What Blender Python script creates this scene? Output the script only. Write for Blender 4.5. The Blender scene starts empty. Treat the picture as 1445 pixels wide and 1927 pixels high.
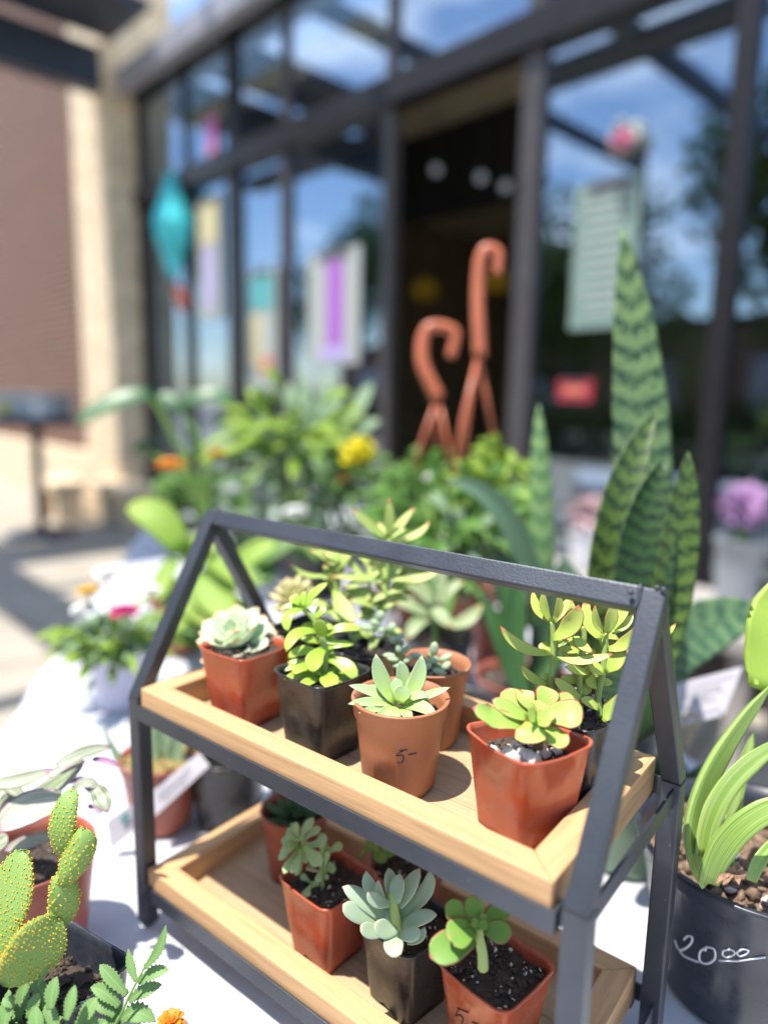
import bpy, bmesh, math, random
from mathutils import Vector, Matrix, noise
from mathutils.bvhtree import BVHTree
rad = math.radians
sc = bpy.context.scene
col = sc.collection

# ------------------------------------------------------------------ camera
CP = Vector((0.5314, -0.3184, 0.4848)); YAW, PIT, ROL, FPX = 0.665, -0.1637, 0.0195, 1314.3
FW = Vector((-math.sin(YAW)*math.cos(PIT), math.cos(YAW)*math.cos(PIT), math.sin(PIT)))
_r = Vector((math.cos(YAW), math.sin(YAW), 0)); _u = _r.cross(FW)
RT = _r*math.cos(ROL) + _u*math.sin(ROL); UP = _u*math.cos(ROL) - _r*math.sin(ROL)
cd = bpy.data.cameras.new('camera'); cam = bpy.data.objects.new('camera', cd); col.objects.link(cam)
cam.matrix_world = Matrix(((RT.x, UP.x, -FW.x, CP.x), (RT.y, UP.y, -FW.y, CP.y), (RT.z, UP.z, -FW.z, CP.z), (0, 0, 0, 1)))
cd.sensor_fit = 'VERTICAL'; cd.sensor_height = 24; cd.lens = FPX/1927*24
cd.clip_start = 0.02; cd.clip_end = 400
cd.dof.use_dof = True; cd.dof.focus_distance = 0.48; cd.dof.aperture_fstop = 1.15
sc.camera = cam

# ------------------------------------------------------------------ light
SUN = Vector((-0.13, -0.30, 1.0)).normalized()
EL = math.asin(SUN.z); AZ = math.atan2(SUN.x, SUN.y)
w = bpy.data.worlds.new('World'); sc.world = w; w.use_nodes = True
nt = w.node_tree; nt.nodes.clear()
wo = nt.nodes.new('ShaderNodeOutputWorld'); bg = nt.nodes.new('ShaderNodeBackground')
sky = nt.nodes.new('ShaderNodeTexSky'); sky.sky_type = 'NISHITA'; sky.sun_disc = False
sky.sun_elevation = EL; sky.sun_rotation = AZ; sky.altitude = 200; sky.air_density = 1.1; sky.dust_density = 0.6
tc = nt.nodes.new('ShaderNodeTexCoord'); mp = nt.nodes.new('ShaderNodeMapping'); mp.inputs['Scale'].default_value = (1, 1, 2.6)
ns = nt.nodes.new('ShaderNodeTexNoise'); ns.inputs['Scale'].default_value = 2.3; ns.inputs['Detail'].default_value = 7; ns.inputs['Roughness'].default_value = .58
rp = nt.nodes.new('ShaderNodeValToRGB'); rp.color_ramp.elements[0].position = .56; rp.color_ramp.elements[1].position = .72
mx = nt.nodes.new('ShaderNodeMix'); mx.data_type = 'RGBA'; mx.inputs[7].default_value = (9.5, 9.7, 10.2, 1)
nt.links.new(tc.outputs['Generated'], mp.inputs[0]); nt.links.new(mp.outputs[0], ns.inputs['Vector'])
nt.links.new(ns.outputs[0], rp.inputs[0]); nt.links.new(rp.outputs[0], mx.inputs[0])
nt.links.new(sky.outputs[0], mx.inputs[6]); nt.links.new(mx.outputs[2], bg.inputs[0])
bg.inputs[1].default_value = 0.15
nt.links.new(bg.outputs[0], wo.inputs[0])
sl = bpy.data.lights.new('sun', 'SUN'); sl.energy = 4.3; sl.angle = rad(0.55); sl.color = (1.0, .95, .86)
so = bpy.data.objects.new('sun', sl); col.objects.link(so); so.rotation_euler = (-SUN).to_track_quat('-Z', 'Y').to_euler()
sc.view_settings.view_transform = 'Standard'; sc.view_settings.look = 'None'
sc.view_settings.exposure = 0.95; sc.view_settings.gamma = 1.0

# ------------------------------------------------------------------ point helpers (real world positions)
def at(px, py, d): return CP + (FW + RT*((px-722.5)/FPX) + UP*((963.5-py)/FPX))*d
def dep(p): return (Vector(p)-CP).dot(FW)
def onz(px, py, z):
    r = FW + RT*((px-722.5)/FPX) + UP*((963.5-py)/FPX); return CP + r*((z-CP.z)/r.z)
V = Vector

# ------------------------------------------------------------------ materials
def mk(name):
    m = bpy.data.materials.new(name); m.use_nodes = True; n = m.node_tree
    return m, n, n.nodes['Principled BSDF'], n.nodes['Material Output']
def N(n, t, **k):
    x = n.nodes.new('ShaderNode'+t)
    for a, b in k.items(): setattr(x, a, b)
    return x
def rgba(c): return (c[0], c[1], c[2], 1)
def mixc(n, fac, a, b, blend='MIX'):
    m = N(n, 'Mix', data_type='RGBA', blend_type=blend)
    for s, v in ((0, fac), (6, a), (7, b)):
        if isinstance(v, bpy.types.NodeSocket): n.links.new(v, m.inputs[s])
        elif s == 0: m.inputs[0].default_value = v
        else: m.inputs[s].default_value = rgba(v)
    return m.outputs[2]
def math_(n, op, a, b=None, c=None):
    m = N(n, 'Math', operation=op)
    for i, v in enumerate((a, b, c)):
        if v is None: continue
        if isinstance(v, bpy.types.NodeSocket): n.links.new(v, m.inputs[i])
        else: m.inputs[i].default_value = v
    return m.outputs[0]
def ramp(n, src, stops):
    r = N(n, 'ValToRGB'); e = r.color_ramp.elements
    while len(e) < len(stops): e.new(.5)
    for i, (p, c) in enumerate(stops):
        e[i].position = p; e[i].color = rgba(c) if hasattr(c, '__len__') else (c, c, c, 1)
    n.links.new(src, r.inputs[0]); return r.outputs[0]
def noi(n, scale, detail=3, vec=None, rough=.5, dist=0, stretch=None):
    x = N(n, 'TexNoise'); x.inputs['Scale'].default_value = scale; x.inputs['Detail'].default_value = detail
    x.inputs['Roughness'].default_value = rough; x.inputs['Distortion'].default_value = dist
    if vec is None: vec = N(n, 'TexCoord').outputs['Object']
    if stretch:
        mp_ = N(n, 'Mapping'); mp_.inputs['Scale'].default_value = stretch; n.links.new(vec, mp_.inputs[0]); vec = mp_.outputs[0]
    n.links.new(vec, x.inputs['Vector']); return x.outputs[0]
def bump(n, p, h, strength=.3, dist=.001):
    b = N(n, 'Bump'); b.inputs['Strength'].default_value = strength; b.inputs['Distance'].default_value = dist
    n.links.new(h, b.inputs['Height']); n.links.new(b.outputs[0], p.inputs['Normal'])
def plain(name, c, rough=.5, var=.12, scale=60, metal=0, bmp=0, spec=.5, emit=0):
    m, n, p, o = mk(name)
    f = noi(n, scale, 5)
    cc = mixc(n, ramp(n, f, [(.3, 0.), (.7, 1.)]), [x*(1-var) for x in c], [min(1, x*(1+var)) for x in c])
    n.links.new(cc, p.inputs['Base Color']); p.inputs['Roughness'].default_value = rough; p.inputs['Metallic'].default_value = metal
    p.inputs['Specular IOR Level'].default_value = spec
    if bmp: bump(n, p, noi(n, scale*8, 2), bmp)
    if emit: n.links.new(cc, p.inputs['Emission Color']); p.inputs['Emission Strength'].default_value = emit
    return m
def plastic(name, c, dusty=(.45, .38, .33), amt=.22, rough=.24, thin=0.0):
    m, n, p, o = mk(name)
    sp = noi(n, 900, 2); cl = noi(n, 55, 6, rough=.65); st = noi(n, 60, 4, stretch=(1, 1, .12))
    f = math_(n, 'MULTIPLY', ramp(n, cl, [(.42, 0.), (.75, 1.)]), amt)
    f2 = math_(n, 'MULTIPLY', ramp(n, sp, [(.66, 0.), (.74, 1.)]), amt*1.5)
    f3 = math_(n, 'MULTIPLY', ramp(n, st, [(.55, 0.), (.75, 1.)]), amt*.6)
    ff = math_(n, 'MAXIMUM', math_(n, 'MAXIMUM', f, f2), f3)
    cc = mixc(n, ff, c, dusty)
    n.links.new(cc, p.inputs['Base Color'])
    n.links.new(ramp(n, cl, [(.3, rough), (.8, rough+.28)]), p.inputs['Roughness'])
    bump(n, p, noi(n, 35, 3), .25, .0012)
    if thin:
        tr = N(n, 'BsdfTranslucent'); ms = N(n, 'MixShader'); ms.inputs[0].default_value = thin
        tr.inputs[0].default_value = rgba(c); n.links.new(p.outputs[0], ms.inputs[1]); n.links.new(tr.outputs[0], ms.inputs[2]); n.links.new(ms.outputs[0], o.inputs[0])
    return m
def leafm(name, base, tip, edge=None, ew=.14, tipc=None, tipat=.88, rough=.38, trans=.22, spots=None, stripes=None, bands=None, vein=None, mott=.14, sss=0):
    m, n, p, o = mk(name)
    a = N(n, 'Attribute', attribute_name='lc'); s = N(n, 'SeparateColor'); n.links.new(a.outputs['Color'], s.inputs[0])
    S, T, R_ = s.outputs[0], s.outputs[1], s.outputs[2]
    c = mixc(n, ramp(n, T, [(.05, 0.), (.85, 1.)]), base, tip)
    c = mixc(n, math_(n, 'MULTIPLY', R_, .35), c, [x*.62 for x in tip])
    c = mixc(n, math_(n, 'MULTIPLY', noi(n, 160, 5), mott), c, [x*.45 for x in base])
    ed = math_(n, 'ABSOLUTE', math_(n, 'SUBTRACT', math_(n, 'MULTIPLY', S, 2.), 1.))
    if vein:
        c = mixc(n, math_(n, 'MULTIPLY', ramp(n, ed, [(0., 1.), (.13, 0.)]), .7), c, vein)
    if stripes:
        cx = N(n, 'CombineXYZ'); n.links.new(math_(n, 'MULTIPLY', ed, 9.), cx.inputs[0]); n.links.new(math_(n, 'MULTIPLY', T, .55), cx.inputs[1]); n.links.new(math_(n, 'MULTIPLY', R_, 9.), cx.inputs[2])
        f = noi(n, 1.3, 3, vec=cx.outputs[0])
        c = mixc(n, ramp(n, f, [(.43, 0.), (.47, 1.)]), c, stripes[0]); c = mixc(n, ramp(n, f, [(.60, 0.), (.68, 1.)]), c, stripes[1])
    if bands:
        freq, dark, amp = bands
        cx = N(n, 'CombineXYZ'); n.links.new(math_(n, 'MULTIPLY', S, 1.5), cx.inputs[0]); n.links.new(math_(n, 'MULTIPLY', T, freq*1.0), cx.inputs[1]); n.links.new(R_, cx.inputs[2])
        nz = noi(n, 5.5, 8, vec=cx.outputs[0], rough=.82)
        zz = math_(n, 'MULTIPLY', math_(n, 'SUBTRACT', 1., ed), .45)
        ph = math_(n, 'ADD', math_(n, 'ADD', math_(n, 'MULTIPLY', T, freq), zz), math_(n, 'MULTIPLY', nz, amp))
        sn = math_(n, 'SINE', math_(n, 'MULTIPLY', ph, 6.283))
        c = mixc(n, ramp(n, math_(n, 'ADD', math_(n, 'MULTIPLY', sn, .058), nz), [(.47, 0.), (.56, 1.)]), c, dark)
    if tipc: c = mixc(n, ramp(n, math_(n, 'ADD', T, math_(n, 'MULTIPLY', noi(n, 150, 3), .06)), [(tipat, 0.), (1., 1.)]), c, tipc)
    if edge: c = mixc(n, ramp(n, math_(n, 'ADD', ed, math_(n, 'MULTIPLY', noi(n, 200, 3), .1)), [(1-ew, 0.), (1.0, 1.)]), c, edge)
    if spots: c = mixc(n, ramp(n, noi(n, 330, 4, rough=.6), [(.66, 0.), (.72, 1.)]), c, spots)
    n.links.new(c, p.inputs['Base Color']); p.inputs['Roughness'].default_value = rough+.08; p.inputs['Specular IOR Level'].default_value = .38
    if sss:
        p.inputs['Subsurface Weight'].default_value = sss; p.inputs['Subsurface Radius'].default_value = (.6, 1., .15); p.inputs['Subsurface Scale'].default_value = .006
    bump(n, p, noi(n, 260, 3), .15, .0006)
    if trans:
        tr = N(n, 'BsdfTranslucent'); ms = N(n, 'MixShader'); ms.inputs[0].default_value = trans
        n.links.new(c, tr.inputs[0]); n.links.new(p.outputs[0], ms.inputs[1]); n.links.new(tr.outputs[0], ms.inputs[2]); n.links.new(ms.outputs[0], o.inputs[0])
    return m
def wood(name, axis, dark=(.30, .16, .075), light=(.64, .385, .19)):
    m, n, p, o = mk(name)
    st = (2.2, 46, 46) if axis == 'x' else (46, 2.2, 46)
    f = noi(n, 5, 6, stretch=st, rough=.62, dist=.35); g = noi(n, 16, 4, stretch=st)
    big = noi(n, 9, 3)
    c = ramp(n, f, [(.22, [(a+b*1.6)/2.6 for a, b in zip(dark, light)]), (.40, [(a*.5+b)/1.5 for a, b in zip(dark, light)]), (.52, light), (.8, [min(1, x*1.1) for x in light])])
    c = mixc(n, ramp(n, g, [(.57, 0.), (.74, .30)]), c, dark)
    c = mixc(n, math_(n, 'MULTIPLY', big, .35), c, [x*.72 for x in light])
    n.links.new(c, p.inputs['Base Color']); p.inputs['Roughness'].default_value = .55; p.inputs['Specular IOR Level'].default_value = .35
    bump(n, p, g, .35, .0006)
    return m
def soilm(name, c0=(.012, .009, .007), c1=(.085, .06, .045)):
    m, n, p, o = mk(name)
    a = N(n, 'Attribute', attribute_name='lc'); s = N(n, 'SeparateColor'); n.links.new(a.outputs['Color'], s.inputs[0])
    c = mixc(n, s.outputs[2], c0, c1); c = mixc(n, math_(n, 'MULTIPLY', noi(n, 500, 4), .6), c, [x*1.6 for x in c1])
    n.links.new(c, p.inputs['Base Color']); p.inputs['Roughness'].default_value = .9; bump(n, p, noi(n, 900, 3), .8, .001)
    return m
M = {}
M['metal'] = None
def metal():
    m, n, p, o = mk('powder_coated_dark_steel')
    f = noi(n, 700, 3); big = noi(n, 18, 4)
    chips = ramp(n, noi(n, 240, 2), [(.76, 0.), (.77, 1.)])
    c = mixc(n, ramp(n, big, [(.3, 0.), (.7, 1.)]), (.050, .056, .070), (.075, .083, .10)); c = mixc(n, math_(n, 'MULTIPLY', chips, .6), c, (.35, .34, .32))
    n.links.new(c, p.inputs['Base Color']); p.inputs['Roughness'].default_value = .33; p.inputs['Specular IOR Level'].default_value = .8; p.inputs['Metallic'].default_value = .62
    n.links.new(ramp(n, f, [(.35, .38), (.7, .50)]), p.inputs['Roughness']); bump(n, p, f, .35, .0006)
    return m
M['metal'] = metal()
M['woodx'] = wood('pale_wood_long_grain', 'x'); M['woody'] = wood('pale_wood_cross_grain', 'y')
M['board'] = wood('tray_board_wood', 'x', dark=(.27, .17, .095), light=(.52, .37, .215))
M['red'] = plastic('glossy_brick_red_plastic', (.50, .095, .040), amt=.24, rough=.13, thin=.12)
M['red2'] = plastic('dull_red_plastic', (.34, .08, .045), amt=.18, rough=.33)
M['terra'] = plastic('terracotta_plastic', (.46, .175, .08), amt=.22, rough=.36, thin=.14)
M['black'] = plastic('glossy_black_plastic', (.016, .017, .020), dusty=(.22, .19, .16), amt=.30, rough=.22)
M['blackblue'] = plastic('black_nursery_plastic', (.022, .026, .036), dusty=(.2, .2, .22), amt=.16, rough=.2)
M['sage'] = plastic('sage_green_plastic', (.16, .26, .16), amt=.15, rough=.4)
M['white'] = plain('white_plastic', (.75, .75, .76), .4); M['card'] = plain('white_card', (.50, .48, .52), .6, .04)
M['teal'] = plain('teal_ink', (.10, .28, .27), .6); M['ink'] = plain('black_ink', (.03, .025, .03), .5); M['inkgrey'] = plain('grey_print', (.10, .09, .12), .6)
M['chalk'] = plain('white_paint_marker', (.78, .78, .80), .5)
M['soil'] = soilm('potting_soil'); M['bark'] = soilm('bark_chip_soil', (.035, .02, .012), (.27, .175, .115))
M['perlite'] = plain('perlite_and_grit', (.62, .56, .52), .8, .2, 300, bmp=.4)
M['moss'] = soilm('dry_mossy_soil', (.10, .09, .03), (.42, .32, .12))

# ------------------------------------------------------------------ mesh helpers
def nb():
    b = bmesh.new(); b.verts.layers.float_color.new('lc'); return b
def obj(name, bm, mats, parent=None, smooth=True):
    me = bpy.data.meshes.new(name)
    bmesh.ops.recalc_face_normals(bm, faces=bm.faces[:])
    if parent is not None:
        o_ = V((0, 0, 0)); q = parent
        while q is not None: o_ += q.location; q = q.parent
        bmesh.ops.translate(bm, verts=bm.verts[:], vec=-o_)
    bm.to_mesh(me); bm.free()
    if not isinstance(mats, (list, tuple)): mats = [mats]
    for m in mats: me.materials.append(m)
    if smooth: me.polygons.foreach_set('use_smooth', [True]*len(me.polygons))
    o = bpy.data.objects.new(name, me); col.objects.link(o)
    if parent is not None: o.parent = parent
    return o
def thing(name, label, cat, loc, group=None):
    o = bpy.data.objects.new(name, None); o.empty_display_size = .05; col.objects.link(o); o.location = V(loc)
    o['label'] = label; o['category'] = cat
    if group: o['group'] = group
    return o
def tag(o, label, cat, group=None):
    o['label'] = label; o['category'] = cat
    if group: o['group'] = group
    return o
def box(bm, lo, hi, bev=0, mat=0, X=None):
    vs = [bm.verts.new((x, y, z)) for x in (lo[0], hi[0]) for y in (lo[1], hi[1]) for z in (lo[2], hi[2])]
    fs = [bm.faces.new([vs[i] for i in f]) for f in ((0, 1, 3, 2), (4, 6, 7, 5), (0, 4, 5, 1), (2, 3, 7, 6), (0, 2, 6, 4), (1, 5, 7, 3))]
    for f in fs: f.material_index = mat
    if X is not None: bmesh.ops.transform(bm, matrix=X, verts=vs)
    if bev:
        es = list({e for f in fs for e in f.edges}); bmesh.ops.bevel(bm, geom=es, offset=bev, segments=2, profile=.6, affect='EDGES')
def prism(bm, poly, vec, bev=0):
    # poly: planar points, extruded by vec
    a = [bm.verts.new(p) for p in poly]; b = [bm.verts.new(V(p)+V(vec)) for p in poly]; n = len(a)
    fs = [bm.faces.new(a), bm.faces.new(b[::-1])] + [bm.faces.new((a[i], b[i], b[(i+1) % n], a[(i+1) % n])) for i in range(n)]
    if bev:
        es = list({e for f in fs for e in f.edges}); bmesh.ops.bevel(bm, geom=es, offset=bev, segments=2, profile=.6, affect='EDGES')
def tube(bm, pts, r, na=8, mat=0, cap=True):
    pts = [V(p) for p in pts]; rs = r if hasattr(r, '__len__') else [r]*len(pts)
    rings = []; lay = bm.verts.layers.float_color.get('lc'); prev = None; rn = random.random()
    for i, p in enumerate(pts):
        t = (pts[min(i+1, len(pts)-1)]-pts[max(i-1, 0)]).normalized()
        if prev is None: prev = t.orthogonal().normalized()
        prev = (prev - t*prev.dot(t)).normalized(); s = t.cross(prev)
        ring = []
        for k in range(na):
            a = 2*math.pi*k/na; v = bm.verts.new(p + (prev*math.cos(a)+s*math.sin(a))*rs[i])
            if lay: v[lay] = (.5+.5*math.cos(2*a), i/max(1, len(pts)-1)*.7, rn, 1)
            ring.append(v)
        rings.append(ring)
    for i in range(len(rings)-1):
        for k in range(na):
            f = bm.faces.new((rings[i][k], rings[i][(k+1) % na], rings[i+1][(k+1) % na], rings[i+1][k])); f.material_index = mat
    if cap:
        for q in (rings[0][::-1], rings[-1]): bm.faces.new(q).material_index = mat
def smoothpts(pts, n=6):
    pts = [V(p) for p in pts]; out = []
    P = [pts[0]*2-pts[1]] + pts + [pts[-1]*2-pts[-2]]
    for i in range(1, len(P)-2):
        for k in range(n):
            t = k/n; a, b, c, d = P[i-1], P[i], P[i+1], P[i+2]
            out.append(.5*((2*b)+(c-a)*t+(2*a-5*b+4*c-d)*t*t+(3*b-a-3*c+d)*t**3))
    out.append(pts[-1]); return out
PROF = {
 'lance': [(0, .45), (.15, .62), (.4, .98), (.55, 1.), (.75, .78), (.9, .42), (1, .04)],
 'ovate': [(0, .35), (.2, .62), (.45, .95), (.62, 1.), (.8, .82), (.92, .48), (1, .03)],
 'spoon': [(0, .30), (.25, .36), (.5, .66), (.72, 1.), (.87, .86), (.96, .52), (1, .08)],
 'round': [(0, .35), (.2, .68), (.45, .96), (.62, 1.), (.8, .88), (.93, .56), (1, .08)],
 'bean': [(0, .2), (.1, .62), (.3, .93), (.5, 1.), (.72, .94), (.9, .64), (1, .12)],
 'finger': [(0, .7), (.2, .82), (.5, 1.), (.75, .93), (.92, .62), (1, .08)],
 'sword': [(0, .62), (.2, .82), (.45, 1.), (.65, .95), (.82, .68), (.94, .32), (1, .03)],
 'wide': [(0, .55), (.2, .82), (.45, 1.), (.65, .94), (.82, .72), (.94, .36), (1, .03)],
 'strap': [(0, .8), (.3, 1.), (.7, .85), (.9, .5), (1, .04)],
}
def ip(tb, t):
    for i in range(len(tb)-1):
        a, b = tb[i], tb[i+1]
        if t <= b[0]:
            u = (t-a[0])/(b[0]-a[0]); return a[1]+(b[1]-a[1])*u
    return tb[-1][1]
def leaf(bm, p0, p1, p2, w, th, prof='ovate', nref=(0, 0, 1), cup=.12, nt=10, na=10, mat=0, rnd=None, serr=0, wave=0, flat=False, twist=0):
    p0, p1, p2, nref = V(p0), V(p1), V(p2), V(nref); tb = PROF[prof]; lay = bm.verts.layers.float_color.get('lc')
    if rnd is None: rnd = random.random()
    rings = []; ph = random.random()*6
    for i in range(nt):
        u = i/(nt-1); t = u**.85 if not serr else u
        c = p0*(1-t)**2 + p1*2*t*(1-t) + p2*t*t
        T = ((p1-p0)*(1-t)+(p2-p1)*t); T = T.normalized() if T.length > 1e-9 else V((0, 0, 1))
        S = T.cross(nref)
        if S.length < .15: S = T.cross(nref+UP*.3+RT*.5)
        S.normalize(); Nn = S.cross(T)
        if twist:
            q = Matrix.Rotation(twist*t, 3, T); S = q @ S; Nn = q @ Nn
        f = ip(tb, t); W = w*f
        if serr: W *= 1+serr*(1 if i % 2 else -1)*(1-t*.5)
        TH = th*min(1., (f**.8))
        ring = []
        for k in range(na):
            a = 2*math.pi*k/na; xs, zs = math.cos(a), math.sin(a)
            if not flat: xs = math.copysign(abs(xs)**.9, xs)
            v = bm.verts.new(c + S*(xs*W/2) + Nn*(zs*TH/2*(.55 if zs > 0 else 1.) + cup*W*xs*xs + (wave*W*math.sin(ph+t*13)*abs(xs)**2)))
            if lay: v[lay] = (xs*.5+.5, t, rnd, 1)
            ring.append(v)
        rings.append(ring)
    for i in range(nt-1):
        for k in range(na):
            bm.faces.new((rings[i][k], rings[i][(k+1) % na], rings[i+1][(k+1) % na], rings[i+1][k])).material_index = mat
    bm.faces.new(rings[0][::-1]).material_index = mat; bm.faces.new(rings[-1]).material_index = mat
def rosette(bm, c, axis, layers, prof='ovate', cup=.14, th=.2, seed=1, mat=0, bend=.25):
    random.seed(seed); ax = V(axis).normalized(); a1 = ax.orthogonal().normalized(); a2 = ax.cross(a1); off = 0; c = V(c)
    for (n, L, W, el, hz) in layers:     # count, length, width, elevation deg, height
        for k in range(n):
            a = off + 2*math.pi*k/n + random.uniform(-.12, .12); e = rad(el+random.uniform(-6, 6)); l = L*random.uniform(.9, 1.08)
            d = a1*math.cos(a)+a2*math.sin(a)
            b = c + ax*hz + d*L*.06
            mid = b + d*(l*.5*math.cos(e-bend)) + ax*(l*.5*math.sin(e-bend))
            tip = b + d*(l*math.cos(e)) + ax*(l*math.sin(e))
            nr = ax*math.cos(e) - d*math.sin(e)
            leaf(bm, b, mid, tip, W*random.uniform(.92, 1.06), W*th, prof, nr, cup, mat=mat)
        off += 2.4 + math.pi/max(1, n)
class Z:
    """reads positions off an enlarged view of the plant and sets them at the plant's own distance"""
    def __init__(s, ox, oy, sc_, d, bm, th=.28, prof='ovate', cup=.1, mat=0):
        s.ox, s.oy, s.s, s.d, s.bm, s.th, s.prof, s.cup, s.mat = ox, oy, sc_, d, bm, th, prof, cup, mat
    def P(s, x, y, dd=0): return at(s.ox+x/s.s, s.oy+y/s.s, s.d+dd)
    def L(s, x0, y0, x1, y1, w_, c=None, d0=0, d1=None, prof=None, th=None, face=None, cup=None, **k):
        m = s.d/FPX/s.s; dy = (y1-y0)*m
        if d1 is None: d1 = d0 + (-.75*dy if dy > 0 else -.35*dy)
        if c is None:
            dx, dyy = x1-x0, y1-y0; c = ((x0+x1)/2 - dyy*random.uniform(-.06, .06), (y0+y1)/2 - abs(dx)*.10)
        cm = (c[0]*2-(x0+x1)/2, c[1]*2-(y0+y1)/2)     # bezier control so the curve passes near c
        p0, p2 = s.P(x0, y0, d0), s.P(x1, y1, d1); p1 = s.P(cm[0], cm[1], (d0+d1)/2)
        nr = face if face is not None else (-FW*.75 + V((0, 0, 1))*.75 + RT*random.uniform(-.25, .25))
        W = w_*m*1.03
        leaf(s.bm, p0, p1, p2, W, W*(s.th if th is None else th), prof or s.prof, nr, s.cup if cup is None else cup, mat=s.mat, **k)
    def T(s, pts, r0, r1, na=8):
        m = s.d/FPX/s.s; P_ = smoothpts([s.P(*p) for p in pts]); n = len(P_)
        tube(s.bm, P_, [(r0+(r1-r0)*i/(n-1))*m/2 for i in range(n)], na)
    def B(s, x, y, ln, w_, ang=0, dd=0, th=.8):
        a = rad(ang); dx, dy = math.cos(a)*ln/2, -math.sin(a)*ln/2; m = s.d/FPX/s.s
        leaf(s.bm, s.P(x-dx, y-dy, dd), s.P(x, y, dd-.001), s.P(x+dx, y+dy, dd), w_*m, w_*m*th, 'bean', -FW*.6+V((0, 0, .8)), 0, 8, 10, s.mat)

def rr(h, cr, phi, ns_=5, nc=6):
    pts = []
    for q in range(4):
        a0 = q*math.pi/2
        cxx, cyy = (h-cr)*(1 if q in (0, 3) else -1), (h-cr)*(1 if q in (0, 1) else -1)
        for k in range(nc): a = a0 + math.pi/2*k/(nc-1); pts.append((cxx+cr*math.cos(a), cyy+cr*math.sin(a)))
        n_ = pts[-1]; q2 = (q+1) % 4
        nx, ny = (h-cr)*(1 if q2 in (0, 3) else -1)+cr*math.cos(a0+math.pi/2), (h-cr)*(1 if q2 in (0, 1) else -1)+cr*math.sin(a0+math.pi/2)
        for k in range(1, ns_): t = k/ns_; pts.append((n_[0]+(nx-n_[0])*t, n_[1]+(ny-n_[1])*t))
    c, s = math.cos(phi), math.sin(phi)
    return [(x*c-y*s, x*s+y*c, min(abs(x), abs(y))/max(abs(x), abs(y))) for x, y in pts]
def loft(bm, rings, mat=0, capa=True, capb=True):
    R_ = [[bm.verts.new(p) for p in r] for r in rings]; n = len(R_[0])
    for i in range(len(R_)-1):
        for k in range(n): bm.faces.new((R_[i][k], R_[i][(k+1) % n], R_[i+1][(k+1) % n], R_[i+1][k])).material_index = mat
    if capa: bm.faces.new(R_[0][::-1]).material_index = mat
    if capb: bm.faces.new(R_[-1]).material_index = mat
def square_pot(bm, c, phi, a, b, h, wall=.0009, dip=.0016, depth=.85, lean=(0, 0)):
    c = V(c)
    def ring(hf, z, cr, d=0, notch=0):
        return [c + V((x+lean[0]*z, y+lean[1]*z, z - d*(1-m) + (notch*(1 if m < .45 else 0)))) for x, y, m in rr(hf, cr, phi)]
    hw = lambda t: b+(a-b)*t
    R_ = [ring(hw(0), 0.0, .005, 0, .004), ring(hw(.08), h*.08, .0055), ring(hw(.5), h*.5, .007), ring(hw(.93), h*.93, .0085),
          ring(hw(.965)+.0003, h*.955, .009, dip*.7), ring(hw(1)+.0010, h*.985, .0095, dip), ring(hw(1)+.0006, h, .0095, dip), ring(hw(1)-wall, h-.0006, .009, dip),
          ring(hw(.93)-wall*1.3, h*.92, .008), ring(hw(1-depth)-wall*1.5, h*(1-depth), .006)]
    loft(bm, R_)
def round_pot(bm, c, a, b, h, band=.2, wall=.0012, n=56, lip=.0018, depth=.85, notch=.004):
    c = V(c)
    def ring(r, z, nt_=0):
        return [c+V((r*math.cos(2*math.pi*k/n), r*math.sin(2*math.pi*k/n), z+(nt_ if (k % (n//4)) < n//14+1 else 0))) for k in range(n)]
    hw = lambda t: b+(a-b)*t
    R_ = [ring(hw(0), 0, notch), ring(hw(.06)+.0004, h*.06, 0), ring(hw(.5), h*.5), ring(hw(1-band)-lip*.2, h*(1-band)-.0015), ring(hw(1-band)+lip*.8, h*(1-band)+.0012), ring(hw(.97)+lip*.5, h*.965), ring(hw(1)+lip*1.0, h*.985), ring(hw(1)+lip*.7, h), ring(hw(1)-wall, h-.0004), ring(hw(.9)-wall*1.5, h*.88), ring(hw(1-depth)-wall*1.6, h*(1-depth))]
    loft(bm, R_)
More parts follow.
